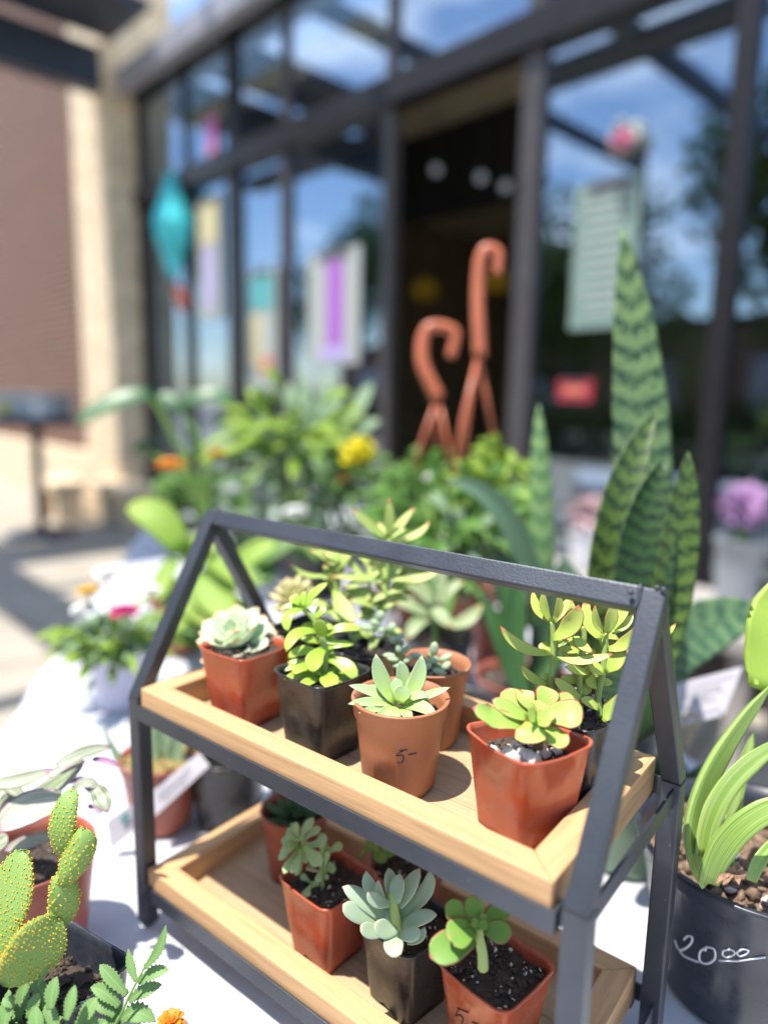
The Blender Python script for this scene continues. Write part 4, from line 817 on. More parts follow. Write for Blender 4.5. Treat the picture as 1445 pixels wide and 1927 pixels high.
ml5 = leafm('red_rimmed_green_leaf', (.13, .30, .04), (.23, .42, .08), edge=(.45, .16, .10), ew=.06, tipc=(.5, .2, .14), tipat=.97, trans=.2, rough=.34, mott=.14)
D6 = .432
bm = nb(); random.seed(19); z = Z(780, 1600, 2.89, D6, bm)
z.T([(372, 640, .006), (368, 560, .002), (352, 480, 0), (350, 420, 0)], 62, 46); obj('stem', bm, ms_, t)
bm = nb(); z = Z(780, 1600, 2.89, D6, bm, th=.07, prof='round', cup=.06)
z.L(350, 395, 330, 248, 118, (325, 320)); z.L(325, 405, 165, 298, 122, (240, 345), d0=0, d1=0); z.L(325, 420, 175, 470, 138, (250, 440), d0=-.004, d1=-.012); z.L(385, 400, 520, 305, 112, (440, 350), d0=.002); z.L(380, 430, 526, 465, 118, (450, 440), d0=-.004, d1=-.010); z.L(330, 480, 85, 585, 165, (200, 520), d0=-.002, d1=-.012, rnd=1)
z.L(330, 435, 215, 520, 90, (260, 480), d0=-.006, d1=-.016); z.L(350, 410, 380, 340, 40, d0=-.002); z.L(345, 420, 310, 380, 50, d0=-.006); z.L(350, 420, 400, 400, 50, d0=-.006)
obj('rosette', bm, ml5, t)
z6 = lambda x, y: (780+x/2.89, 1600+y/2.89)
ink(bv, [[z6(232, 858), z6(292, 884)], curvepx([z6(240, 862), z6(222, 900), z6(245, 896), z6(262, 915), z6(252, 950), z6(220, 955)]), [z6(312, 935), z6(345, 948)]], .00045, M['ink'], 'handwritten_price', po)
# ================================================================== PLANTS ROUND THE RACK
# ---- 20.00 black pot, thick stalks
c5 = (.455, .285, .002)
t = thing('potted_plant', 'thick striped green stalks in the big black pot priced 20.00 at the right', 'potted plant', c5)
bm = nb(); round_pot(bm, c5, .093, .066, .130, band=.12, wall=.0022, lip=.003, n=72); bv = BVHTree.FromBMesh(bm); po = obj('pot', bm, M['blackblue'], t)
bm = nb(); soil(bm, c5, .086, .112, 0, False, amp=.006, seed=5, nch=520, nper=40, chs=.0052); obj('bark_soil', bm, [M['bark'], M['perlite']], t)
z7 = lambda x, y: (1180+x/2.33, 1100+y/2.33)
ink(bv, [curvepx([z7(248, 1556), z7(262, 1542), z7(282, 1545), z7(280, 1570), z7(250, 1598), z7(225, 1600), z7(208, 1560)]), curvepx([z7(225, 1598), z7(250, 1630), z7(310, 1655)]), curvepx([z7(350, 1588), z7(318, 1610), z7(318, 1650), z7(350, 1662), z7(382, 1640), z7(380, 1600), z7(348, 1590), z7(340, 1605)]),
         curvepx([z7(445, 1600), z7(420, 1605), z7(418, 1625), z7(440, 1634), z7(470, 1618), z7(458, 1602), z7(440, 1600)]), curvepx([z7(500, 1600), z7(480, 1612), z7(490, 1628), z7(515, 1622), z7(530, 1605), z7(510, 1598), z7(495, 1602)]), [z7(400, 1648), z7(480, 1650), z7(605, 1633)]], .00075, M['chalk'], 'handwritten_price', po)
mst = leafm('striped_green_stalk', (.24, .38, .06), (.16, .32, .05), stripes=((.32, .44, .12), (.42, .48, .24)), trans=.12, rough=.32)
random.seed(31); bm = nb(); z = Z(1180, 1100, 2.33, .50, bm, th=.42, prof='strap', cup=.16)
K5 = dict(nt=30, na=14)
z.L(350, 1300, 640, 430, 122, (318, 930), d0=.012, d1=.03, face=-FW+RT*.4, th=.62, **K5); z.L(350, 1300, 800, 925, 112, (500, 1060), d0=.0, d1=-.02, face=-FW+V((0, 0, .8)), th=.62, **K5)
z.L(330, 1190, 740, 660, 96, (440, 880), d0=.008, d1=.02, face=-FW+V((0, 0, .4)), th=.6, **K5); z.L(440, 1240, 560, 640, 66, (475, 930), d0=.05, d1=.06, **K5); z.L(540, 1300, 740, 1060, 58, (600, 1180), d0=.0, **K5)
obj('stalks', bm, mst, t)
bm = nb(); z = Z(1180, 1100, 2.33, .53, bm, th=.01, prof='wide')
ml = leafm('lime_blade', (.38, .56, .08), (.44, .60, .10), vein=(.6, .66, .3), trans=.3, rough=.36)
z.L(625, 480, 760, -40, 360, (700, 200), d0=0, d1=.02, wave=.03, nt=16); obj('blade', bm, ml, t)
bm = nb(); z = Z(1180, 1100, 2.33, .485, bm, th=.1, prof='lance'); random.seed(5)
for k in range(16): a = random.uniform(-1.2, .9); z.L(470, 1260, 470+random.uniform(60, 140)*math.sin(a), 1270+random.uniform(-40, 50), 22, wave=.2, d0=.01)
obj('dry_husk', bm, plain('dry_brown_husk', (.30, .17, .10), .8, .3, 200), t)
# ---- sage pot with dark snake leaves
SNB = lambda nm, b, t_, fr, dk, amp=.7: leafm(nm, b, t_, bands=(fr, dk, amp), trans=.05, rough=.4, mott=.1)
t = thing('snake_plant', 'dark banded snake plant in the sage green pot behind the right end of the rack', 'snake plant', (.318, .382, .002))
bm = nb(); round_pot(bm, (.318, .382, .002), .050, .038, .095, band=.14); obj('pot', bm, M['sage'], t)
bm = nb(); soil(bm, (.318, .382), .045, .085, 0, False, nch=160); obj('soil', bm, [M['soil'], M['perlite']], t)
ms1 = SNB('dark_banded_snake_leaf', (.025, .07, .025), (.05, .115, .03), 17, (.008, .025, .014)); ms2 = SNB('olive_banded_snake_leaf', (.12, .20, .04), (.09, .16, .03), 14, (.010, .028, .012), .8)
z = None
def blade(parent, name, mat, pts, wpx, d, th=.12, cup=.22, prof='sword', face=None, nt=22, dd=0):
    bm = nb(); p0, p1, p2 = [at(x, y, d+e) for x, y, e in pts]; p1 = p1*2-(p0+p2)/2
    W = wpx*d/FPX; leaf(bm, p0, p1, p2, W, W*th, prof, face if face is not None else (-FW+V((0, 0, .3))), cup, nt=nt, na=12); return obj(name, bm, mat, parent)
blade(t, 'leaf', ms2, [(1120, 1330, 0), (1150, 1010, 0), (1232, 778, .02)], 78, .70)
blade(t, 'leaf', ms1, [(1190, 1340, -.01), (1200, 1080, 0), (1246, 868, .01)], 112, .69, cup=.3)
blade(t, 'leaf', ms2, [(1215, 1340, .0), (1262, 1090, 0), (1294, 850, 0)], 78, .68)
blade(t, 'leaf', ms1, [(1195, 1400, -.02), (1175, 1330, -.02), (1180, 1215, -.01)], 120, .66)
# ---- big snake plant behind
t = thing('snake_plant', 'tallest snake plant with one broad silver banded upright leaf', 'snake plant', (.235, .545, .002))
bm = nb(); round_pot(bm, (.250, .530, .002), .066, .050, .11, band=.14); obj('pot', bm, M['black'], t)
bm = nb(); soil(bm, (.250, .530), .060, .098, 0, False, nch=160); obj('soil', bm, [M['soil'], M['perlite']], t)
ms3 = SNB('silver_banded_snake_leaf', (.09, .18, .09), (.20, .31, .11), 19, (.008, .04, .024), 1.3)
blade(t, 'leaf', ms3, [(1195, 1360, 0), (1205, 900, .0), (1170, 432, .0)], 112, .84, cup=.12, nt=34)
blade(t, 'leaf', SNB('blurred_green_snake_leaf', (.10, .19, .10), (.14, .24, .10), 9, (.03, .09, .05)), [(1235, 1300, 0), (1300, 1195, 0), (1450, 1150, .0)], 105, .80, cup=.1)
blade(t, 'leaf', ms1, [(1140, 1380, .02), (1100, 1200, .03), (1085, 1080, .03)], 90, .84)
# ---- cylinder leaf plant
t = thing('snake_plant', 'slender pale green upright leaf beside an arching grey green leaf in a brown pot', 'snake plant', onz(975, 1290, 0))
pc = at(985, 1230, .98); bm = nb(); round_pot(bm, (pc.x, pc.y, .002), .065, .05, .10, band=.14); obj('pot', bm, M['red2'], t)
bm = nb(); soil(bm, (pc.x, pc.y), .058, .09, 0, False, nch=80); obj('soil', bm, [M['soil'], M['perlite']], t)
ms4 = SNB('mottled_green_leaf', (.16, .28, .12), (.28, .44, .16), 12, (.05, .14, .06), .9); ms5 = leafm('grey_green_arching_leaf', (.07, .14, .08), (.12, .21, .13), trans=.12)
blade(t, 'leaf', ms4, [(1028, 1290, 0), (1020, 1000, 0), (1013, 762, 0)], 46, .98, th=.7, cup=0)
blade(t, 'leaf', ms5, [(1030, 1230, 0), (960, 990, 0), (840, 905, 0)], 46, .96)
dgl = leafm('deep_green_leaf', (.03, .11, .03), (.06, .17, .05), stripes=((.10, .24, .08), (.03, .09, .03)))
for (pts, w_, dd_) in [([(985, 1320, 0), (965, 1190, 0), (985, 1060, 0)], 46, .92), ([(975, 1310, 0), (940, 1200, 0), (905, 1120, 0)], 34, .94), ([(1000, 1320, 0), (1015, 1190, 0), (1005, 1090, .0)], 40, .95), ([(990, 1300, .0), (955, 1160, 0), (950, 1050, 0)], 30, .98), ([(1000, 1300, 0), (1050, 1210, 0), (1075, 1120, 0)], 36, .93)]: blade(t, 'leaf', dgl, pts, w_, dd_)
blade(t, 'leaf', ms5, [(1010, 1290, 0), (1050, 1150, 0), (1060, 1050, 0)], 80, .95)
# ---- plant tag card and twig in the black pot
def card(t, corners, name='plant_tag', tk=.0006, mat=None):
    bm = nb(); a, b, c, d = corners; nn = (b-a).cross(d-a).normalized()*tk; prism(bm, [a, b, c, d], nn); o = obj(name, bm, mat or M['card'], t, False); return o
def lines(parent, corners, rows, r, seed, mat, name='printed_text'):
    random.seed(seed); a, b, c, d = corners; bm = nb(); nn = (b-a).cross(d-a).normalized(); nn = nn if nn.dot(CP-a) > 0 else -nn
    Q = lambda u, v: (a*(1-u)+b*u)*(1-v) + (d*(1-u)+c*u)*v + nn*.0008
    for (v, u0, u1) in rows:
        u = u0
        while u < u1:
            l = random.uniform(.025, .07); k = 5; tube(bm, [Q(min(u+l*i/k, u1), v+(.012 if i % 2 else -.012)) for i in range(k+1)], r, 4); u += l+.018
    obj(name, bm, mat, parent)
cc = [at(1222, 1300, .800), at(1397, 1254, .775), at(1362, 1345, .770), at(1215, 1385, .79)]
tg = thing('plant_tag', 'white printed plant tag standing in the black pot behind the big black pot', 'plant tag', cc[3]); card(tg, cc, 'card')
lines(tg, cc, [(.16, .45, .93), (.30, .40, .82), (.40, .38, .84), (.48, .5, .7), (.57, .36, .80), (.76, .25, .55), (.84, .05, .9)], .00035, 3, M['inkgrey'])
bm = nb(); P_ = [at(1292, 1405, .74), at(1297, 1375, .74)]+[at(1300+12*math.sin(a), 1357-15*math.cos(a), .74) for a in [3.3, 4, 5, 6, 7, 8, 9.0]]; tube(bm, smoothpts(P_, 4), .0016, 8)
tag(obj('wooden_pick', bm, plain('bamboo', (.50, .36, .16), .6)), 'looped bamboo pick in front of the white tag at the right', 'pick')
c6 = at(1262, 1425, .735); t = thing('potted_plant', 'small black pot holding the white tag, behind the right rear post', 'potted plant', (c6.x, c6.y, .002))
bm = nb(); round_pot(bm, (c6.x, c6.y, .002), .040, .030, .082, band=.14); obj('pot', bm, M['black'], t)
bm = nb(); soil(bm, (c6.x, c6.y), .036, .072, 0, False, nch=120); obj('soil', bm, [M['soil'], M['perlite']], t)
bm = nb(); rosette(bm, (c6.x, c6.y, .074), (0, .3, 1), [(5, .05, .022, 55, 0), (4, .04, .02, 70, 0)], 'lance', .15, .1, 4); obj('leaves', bm, ms1, t)

# ---- left: red brown pot with tags
p4 = V((-.115, .105, .002)); t = thing('potted_plant', 'grey green leaves in a reddish brown pot with mossy soil behind the left post', 'potted plant', p4)
bm = nb(); round_pot(bm, p4, .043, .033, .080, band=.16); obj('pot', bm, M['red2'], t)
bm = nb(); soil(bm, p4, .040, .074, 0, False, amp=.004, nch=260, nper=20, chs=.004, seed=8); obj('mossy_soil', bm, [M['moss'], M['perlite']], t)
d4 = dep((p4.x, p4.y, .08))
gv = leafm('grey_green_blade', (.14, .27, .10), (.22, .38, .17), stripes=((.30, .40, .28), (.14, .24, .12)), trans=.1)
for (pts, w_) in [([(292, 1500, 0), (285, 1420, 0), (268, 1345, 0)], 36), ([(305, 1500, .01), (305, 1430, .01), (312, 1350, .01)], 40), ([(315, 1495, .0), (328, 1430, 0), (345, 1350, 0)], 34), ([(262, 1520, -.01), (235, 1450, -.01), (192, 1368, -.01)], 17), ([(300, 1500, .02), (290, 1400, .02), (300, 1310, .02)], 30)]:
    blade(t, 'leaf', gv, pts, w_, d4, nt=14)
c1 = [at(240, 1518, d4-.045), at(376, 1420, d4-.010), at(396, 1440, d4-.012), at(290, 1545, d4-.035)]
c1 = [at(281, 1494, d4-.04), at(375, 1416, d4-.035), at(395, 1441, d4-.04), at(291, 1537, d4-.045)]
tg = thing('plant_tag', 'long white printed plant tag leaning right in the reddish brown pot', 'plant tag', c1[3]); card(tg, c1, 'card'); lines(tg, c1, [(.3, .15, .75), (.45, .12, .78), (.6, .15, .7), (.75, .2, .6)], .00028, 5, M['inkgrey'])
c2 = [at(201, 1546, d4-.05), at(250, 1512, d4-.05), at(250, 1566, d4-.05), at(209, 1601, d4-.05)]
tg = thing('plant_tag', 'small white plant tag with a teal oval beside the left front post', 'plant tag', c2[3]); card(tg, c2, 'card')
bm = nb(); ce = at(236, 1540, d4-.052); ux, uy = (c2[1]-c2[0]).normalized(), (c2[3]-c2[0]).normalized()
prism(bm, [ce+ux*.0055*math.cos(a*math.pi/12)+uy*.0048*math.sin(a*math.pi/12) for a in range(24)], -FW*.0005); obj('teal_oval', bm, M['teal'], tg, False)

# ---- tradescantia
pt_ = V((-.105, -.020, .002)); pt_ = V((-.100, -.012, .002)); t = thing('potted_plant', 'pink, white and green striped trailing plant in a matt red pot at the left edge', 'potted plant', pt_)
pt_ = at(60, 1640, .60); pt_.z = .002; t.location = pt_
bm = nb(); round_pot(bm, pt_, .052, .040, .095, band=.0, lip=.0006); obj('pot', bm, M['red2'], t)
bm = nb(); soil(bm, pt_, .046, .085, 0, False, nch=60); obj('soil', bm, [M['soil'], M['perlite']], t)
mtr = leafm('pink_striped_leaf', (.11, .24, .05), (.15, .28, .07), stripes=((.50, .50, .40), (.46, .26, .36)), tipc=(.36, .14, .28), tipat=.88, edge=(.40, .20, .32), ew=.07, trans=.18, rough=.42)
mpu = leafm('purple_underside_leaf', (.25, .09, .20), (.42, .20, .38), trans=.2)
bm = nb(); random.seed(41); z = Z(0, 1400, 3.44, .57, bm, th=.03, prof='wide', cup=.12)
z.L(400, 370, -30, 560, 225, (180, 430), d1=-.02, nt=14); z.L(-40, 250, 350, 160, 95, (130, 240), d0=-.01, nt=14); z.L(110, 410, 545, 130, 130, (330, 290), d1=.02, nt=14); z.L(-10, 430, 120, 280, 110, (40, 350)); z.L(370, 145, 725, 20, 90, (540, 60), d1=.03, nt=14); z.L(310, 210, 560, 110, 80, (440, 150), d1=.02)
z.L(470, 300, 640, 290, 70, (560, 250), d1=.0); z.L(610, 280, 700, 445, 110, (660, 350), d1=-.01, wave=.2); z.L(350, 590, 30, 690, 90, (180, 640), d1=-.01, d0=.01); z.L(-40, 690, 60, 600, 110); z.L(40, 300, -60, 400, 90); z.L(150, 350, 20, 240, 80); z.L(180, 480, -20, 520, 120, d0=.015)
obj('striped_leaves', bm, mtr, t)
bm = nb(); z = Z(0, 1400, 3.44, .59, bm, th=.05, prof='wide')
z.L(600, 100, 770, 150, 42); z.L(300, 290, 520, 240, 60); z.L(630, 390, 655, 455, 50); z.L(560, 230, 470, 250, 40); z.L(570, 400, 610, 420, 30); z.L(0, 480, 80, 330, 90, d0=.01); z.L(540, 250, 640, 330, 60, d0=.01)
obj('purple_leaves', bm, mpu, t)
# ---- prickly pear
pc_ = at(100, 1850, .485); pc_.z = .002; t = thing('prickly_pear', 'prickly pear cactus covered in yellow tufts in a black pot at the lower left', 'cactus', pc_)
bm = nb(); square_pot(bm, pc_, rad(8), .038, .029, .085, dip=.001); obj('pot', bm, M['blackblue'], t)
bm = nb(); soil(bm, pc_, .034, .060, rad(8), True, amp=.003, nch=200, nper=6, chs=.0032); obj('soil', bm, [M['soil'], M['perlite']], t)
mcac = leafm('prickly_pear_skin', (.16, .29, .06), (.22, .36, .09), trans=.05, rough=.5, sss=.1); mgl = plain('yellow_glochid_tufts', (.70, .46, .035), .9, .2, 300)
mgh2 = plain('pale_glochid_halo', (.66, .60, .24), .9, .2, 400)
def pad(pa, pb, w_, th_, face, seed, dens=13):
    random.seed(seed); bm = nb(); lay = bm.verts.layers.float_color['lc']; pa, pb = V(pa), V(pb); ax = (pb-pa); Ln = ax.length; ax.normalize(); sd = ax.cross(V(face)).normalized(); nn = sd.cross(ax)
    def pt(u, v):       # u along 0..1, v round
        s = math.sin(math.pi*min(max(u, .0001), .9999)); f = s**.46*(.88+.16*u); return pa+ax*(Ln*u)+sd*(math.cos(v)*w_/2*f*(1+.06*math.sin(u*7+seed)))+nn*(math.sin(v)*th_/2*f**.8*(abs(math.sin(v))**.1)+.004*math.sin(u*3.3+seed*2)-.002*math.cos(v*2+seed))
    nu, nv = 20, 28; R_ = []
    for i in range(nu+1):
        u = .5-.5*math.cos(math.pi*(i+.05)/(nu+.1)); R_.append([bm.verts.new(pt(u, 2*math.pi*k/nv)) for k in range(nv)])
        for k, v in enumerate(R_[-1]): v[lay] = (.5+.5*math.cos(2*math.pi*k/nv), u, .3, 1)
    for i in range(nu):
        for k in range(nv): bm.faces.new((R_[i][k], R_[i][(k+1) % nv], R_[i+1][(k+1) % nv], R_[i+1][k]))
    bm.faces.new(R_[0]); bm.faces.new(R_[-1][::-1])
    step = Ln/dens; rows = dens
    for i in range(rows+1):
        u = .03+.95*i/rows; f = math.sin(math.pi*u)**.62; m_ = max(4, int(round(w_*f*2.2/step)))
        for k in range(m_):
            v = 2*math.pi*(k+.5*(i % 2))/m_+random.uniform(-.07, .07); uu = min(.985, max(.02, u+random.uniform(-.009, .009))); c = pt(uu, v); e = .01
            n_ = (pt(uu+e, v)-pt(uu-e, v)).cross(pt(uu, v+e)-pt(uu, v-e)).normalized(); n_ = n_ if n_.dot(c-(pa+pb)/2) > 0 else -n_
            rr_ = step*random.uniform(.17, .30)
            for q in range(3):
                o_ = V((random.gauss(0, 1), random.gauss(0, 1), random.gauss(0, 1)))*rr_*.45
                r_ = bmesh.ops.create_icosphere(bm, subdivisions=1, radius=rr_*.62, matrix=Matrix.Translation(c+n_*rr_*.35+o_))
                for vv in r_['verts']:
                    for f_ in vv.link_faces: f_.material_index = 1
            for q in range(3):
                d = (n_+V((random.gauss(0, 1), random.gauss(0, 1), random.gauss(0, 1)))*.6).normalized(); s1 = d.orthogonal()*rr_*.08; b0 = c+d*rr_*.4
                fc = bm.faces.new((bm.verts.new(b0+s1), bm.verts.new(b0-s1), bm.verts.new(b0+d*rr_*1.5))); fc.material_index = 2
    return bm
zc = lambda x, y, d: at(x/3.44, 1400+y/3.44, d)
for i, (a, b, w_, th_, fc, dn) in enumerate([((440, 740, .472), (465, 295, .478), 250, .014, (-.2, -1, .25), 15), ((440, 880, .466), (520, 570, .462), 225, .016, (.3, -1, .3), 12), ((320, 1200, .468), (445, 820, .468), 190, .020, (-.2, -1, .3), 12),
        ((10, 1560, .44), (370, 1110, .462), 400, .014, (.55, -.8, -.55), 19), ((-90, 1500, .455), (130, 690, .475), 370, .017, (.3, -1, -.25), 26)]):
    bm = pad(zc(*a), zc(*b), w_*.467/FPX/3.44, th_, fc, i, dn); obj('pad', bm, [mcac, mgl, mgh2], t)
# ---- marigold
mma = leafm('marigold_leaflet', (.17, .32, .09), (.25, .42, .14), vein=(.32, .46, .19), trans=.25, rough=.5)
pm_ = at(120, 2080, .43); pm_.z = .002; t = thing('marigold_plant', 'marigold with toothed green leaflets and an orange bloom in the lower left corner', 'marigold', pm_)
bm = nb(); square_pot(bm, pm_, rad(12), .030, .023, .06); obj('pot', bm, M['black'], t)
bm = nb(); soil(bm, pm_, .026, .05, rad(12)); obj('soil', bm, [M['soil'], M['perlite']], t)
bm = nb(); z = Z(0, 1400, 3.44, .46, bm); random.seed(4)
z.T([(500, 2150, 0), (740, 1830, -.006), (840, 1630, -.004), (930, 1460, 0), (1000, 1330, .004)], 22, 10); z.T([(450, 2200, 0), (300, 1900, 0), (240, 1650, 0)], 22, 14); z.T([(460, 2200, 0), (450, 1900, 0), (560, 1700, 0)], 20, 12); z.T([(900, 2300, -.01), (1060, 1960, -.01), (1115, 1840, -.01)], 24, 18); z.T([(500, 2150, 0), (900, 2300, -.01)], 20, 20)
obj('stems', bm, leafm('marigold_stem', (.20, .34, .08), (.24, .38, .10)), t)
bm = nb(); z = Z(0, 1400, 3.44, .46, bm, th=.03, prof='lance', cup=.12)
K = dict(nt=20, serr=.19)
z.L(935, 1450, 1075, 1172, 66, (1030, 1330), d1=.005, **K); z.L(885, 1535, 832, 1325, 56, (850, 1440), **K); z.L(895, 1545, 1095, 1462, 78, (1000, 1480), **K); z.L(825, 1625, 648, 1428, 86, (720, 1510), **K); z.L(835, 1665, 1052, 1558, 82, (940, 1595), **K)
z.L(775, 1700, 588, 1575, 86, (680, 1610), **K); z.L(745, 1760, 605, 1680, 76, (670, 1700), **K); z.L(780, 1790, 1010, 1800, 110, (890, 1740), **K); z.L(700, 1830, 790, 1705, 96, **K)
for a in [(120, 1800, 185, 1462, 92), (340, 1770, 185, 1480, 92), (330, 1720, 372, 1505, 92), (430, 1790, 488, 1560, 74), (500, 1830, 630, 1640, 96), (190, 1780, 262, 1610, 84), (20, 1850, 60, 1590, 96), (250, 1560, 325, 1425, 40), (380, 1850, 300, 1680, 84), (80, 1900, -20, 1700, 90), (560, 1900, 700, 1800, 80), (250, 1900, 240, 1700, 96), (150, 1860, 60, 1740, 80), (420, 1900, 390, 1760, 80), (640, 1850, 560, 1760, 70), (90, 1700, 20, 1650, 60)]:
    z.L(*a, d0=random.uniform(-.035, -.005), **K)
obj('leaflets', bm, mma, t)
morg = plain('orange_petals', (.80, .22, .01), .6, .25, 300)
def bloom(c, r, n, mat, parent, seed=1, name='bloom', w_=.5, core=None):
    random.seed(seed); bm = nb()
    for j, (el, f) in enumerate(((8, 1.), (25, .92), (45, .75), (65, .55))):
        for k in range(n):
            a = 2*math.pi*(k+j*.4)/n+random.uniform(-.1, .1); e = rad(el); d = V((math.cos(a)*math.cos(e), math.sin(a)*math.cos(e), math.sin(e)))
            leaf(bm, c, c+d*r*f*.5+V((0, 0, r*.12)), c+d*r*f, r*w_, r*.05, 'round', V((-math.cos(a)*math.sin(e), -math.sin(a)*math.sin(e), math.cos(e))), .08, 6, 6, wave=.12)
    return obj(name, bm, mat, parent)
bloom(at(322, 1926, .445), .010, 9, morg, t, 2); bloom(at(90, 1792, .50), .0055, 7, morg, t, 4)
#@@BG
# ================================================================== BLURRED PLANTS FARTHER BACK
lime = leafm('lime_green_leaf', (.24, .42, .04), (.38, .54, .08), trans=.35, rough=.45); mid = leafm('mid_green_leaf', (.08, .22, .03), (.16, .32, .06), trans=.3, rough=.45); deep = leafm('deep_shiny_leaf', (.035, .11, .04), (.07, .18, .07), trans=.15, rough=.3); sagel = leafm('soft_sage_leaf', (.20, .33, .17), (.30, .44, .26), trans=.3, rough=.5)
stemg = leafm('green_stem', (.16, .28, .07), (.20, .34, .08)); whitep = plain('white_petals', (.85, .85, .83), .6, .05); pinkp = plain('magenta_petals', (.75, .04, .25), .6, .2, 60); lilp = plain('lilac_petals', (.42, .24, .46), .6, .2, 60); pink2 = plain('pale_pink_petals', (.50, .34, .36), .6, .2, 60)
def bgpot(name, label, cat, px, d, r, h, mat, zpy=None, group='potted plants at the far end of the table', sq=False):
    c = at(px, 1000, d); c.z = .002
    t = thing(name, label, cat, c, group); bm = nb()
    if sq: square_pot(bm, c, .4, r, r*.8, h, wall=.002)
    else: round_pot(bm, c, r, r*.8, h, band=.15)
    obj('pot', bm, mat, t); bm = nb(); soil(bm, c, r*.9, h*.9, 0, False, nch=10, nper=0); obj('soil', bm, [M['soil'], M['perlite']], t); return t, c, h
def stalk(t, p, c, r=.0014):
    c = V((c.x, c.y, .06)); bm = nb(); tube(bm, smoothpts([c, c*.4+p*.6-V((0, 0, .01)), p], 5), r, 6); obj('flower_stem', bm, stemg, t)
def fol(t, c, mat, n, R_, ln, w_, seed, prof='lance', up=.3, name='leaves', z0=0, squash=.7, droop=.2, stem=True):
    random.seed(seed); bm = nb(); st = nb()
    for i in range(n):
        d = V((random.gauss(0, 1), random.gauss(0, 1), random.gauss(0, squash)+up)).normalized(); b = V(c)+V((0, 0, z0))+d*R_*random.uniform(.25, 1.)
        if stem and i % 5 == 0: tube(st, [V(c), V(c)*.5+b*.5+V((0, 0, .01)), b], .0018, 5)
        l = ln*random.uniform(.6, 1.15); e = (d+V((random.gauss(0, .4), random.gauss(0, .4), random.gauss(0, .3)))).normalized()
        leaf(bm, b, b+e*l*.5+V((0, 0, l*.1)), b+e*l-V((0, 0, l*droop)), w_*random.uniform(.7, 1.1), w_*.03, prof, (-FW+V((0, 0, 1))+V((random.gauss(0, .5), random.gauss(0, .5), 0))), .1, 7, 6)
    obj(name, bm, mat, t)
    if stem and len(st.verts): obj('stems', st, stemg, t)
    else: st.free()
# petunia pail
lav = plain('pale_lavender_pail', (.52, .52, .66), .35, .08)
t, c, h = bgpot('flower_pot', 'white, yellow and magenta petunias in a pale lavender pail left of the rack', 'flowers', 212, 1.05, .042, .092, lav)
fol(t, c+V((0, 0, h)), sagel, 80, .06, .045, .014, 1, squash=.25, up=.35, z0=.0); fol(t, c+V((0, 0, h)), lime, 90, .075, .05, .014, 2, squash=.2, up=.25, name='lime_leaves', stem=False)
for (px, py, r, m_, nm) in [(205, 1085, .034, whitep, 'white_bloom'), (158, 1152, .028, whitep, 'white_bloom'), (285, 1115, .024, whitep, 'white_bloom'), (236, 1157, .034, pinkp, 'magenta_bloom'), (168, 1117, .026, yel, 'yellow_bloom')]:
    bloom(at(px, py, 1.03), r*.72, 5, m_, t, int(px), nm, .95); stalk(t, at(px, py, 1.03), c)
# long leaved philodendron, left
t, c, h = bgpot('leafy_plant', 'tall plant with two long drooping dark leaves in a white pot, left of the centre', 'potted plant', 392, 1.75, .06, .13, M['white'])
bm = nb(); z = Z(0, 0, 1, 1.72, bm); z.T([(395, 990, 0), (350, 870, 0), (300, 770, 0), (275, 742, 0)], 14, 9); z.T([(395, 990, 0), (385, 860, 0), (345, 770, 0)], 14, 9); z.T([(395, 990, 0), (330, 880, 0), (250, 845, 0)], 10, 8); obj('stems', bm, stemg, t)
bm = nb(); z = Z(0, 0, 1, 1.72, bm, th=.02, prof='wide'); z.L(285, 742, 140, 800, 55, (225, 755)); z.L(335, 772, 445, 762, 42, (390, 742)); z.L(255, 845, 300, 830, 24); z.L(345, 775, 300, 740, 34); z.L(390, 880, 350, 800, 20); obj('leaves', bm, deep, t)
# broad lime leaf plant inside the frame
t, c, h = bgpot('leafy_plant', 'broad lime green leaves in an orange pot seen through the left gable', 'potted plant', 330, 1.30, .05, .10, M['terra'])
bm = nb(); random.seed(3); z = Z(0, 0, 1, 1.22, bm, th=.02, prof='wide')
for a in [(345, 1040, 238, 955, 66, (295, 975)), (350, 1060, 410, 1010, 60), (370, 1080, 440, 1170, 70), (390, 1050, 480, 1110, 56), (300, 1100, 400, 1180, 60), (420, 1090, 520, 1020, 44), (360, 1100, 330, 1190, 60), (410, 1120, 470, 1200, 60), (330, 1050, 300, 1130, 40)]: z.L(*a[:5], *a[5:])
obj('leaves', bm, lime, t)
bm = nb(); z = Z(0, 0, 1, 1.30, bm, th=.02, prof='wide')
for a in [(430, 1100, 520, 1080, 60), (380, 1130, 300, 1170, 60), (440, 1150, 500, 1200, 70), (330, 1150, 420, 1230, 80), (480, 1060, 560, 1010, 50)]: z.L(*a)
obj('darker_leaves', bm, mid, t)
# central lime fern foliage
t, c, h = bgpot('leafy_plant', 'full lime green leafy plant in a dark pot in front of the purple poster', 'potted plant', 585, 1.70, .075, .12, M['black'])
fol(t, at(555, 835, 1.70), lime, 105, .14, .11, .028, 5, squash=.4, up=.25, droop=.15, stem=False); fol(t, at(560, 900, 1.72), sagel, 110, .14, .10, .020, 6, name='sage_leaves', stem=False)
bm = nb(); random.seed(8); z = Z(0, 0, 1, 1.7, bm, th=.03, prof='lance')
for a in [(590, 830, 570, 700, 26), (610, 830, 620, 705, 30), (640, 830, 700, 720, 34), (600, 820, 650, 730, 30), (560, 800, 545, 720, 26), (660, 830, 715, 790, 30), (500, 820, 430, 800, 34), (520, 840, 440, 870, 30)]: z.L(*a)
obj('spikes', bm, sagel, t)
bm = nb(); z = Z(0, 0, 1, 1.7, bm)
for x in (520, 545, 570, 600): z.T([(575, 1000, 0), (x+10, 930, 0), (x, 860, 0)], 7, 5, 6)
obj('stems', bm, stemg, t)
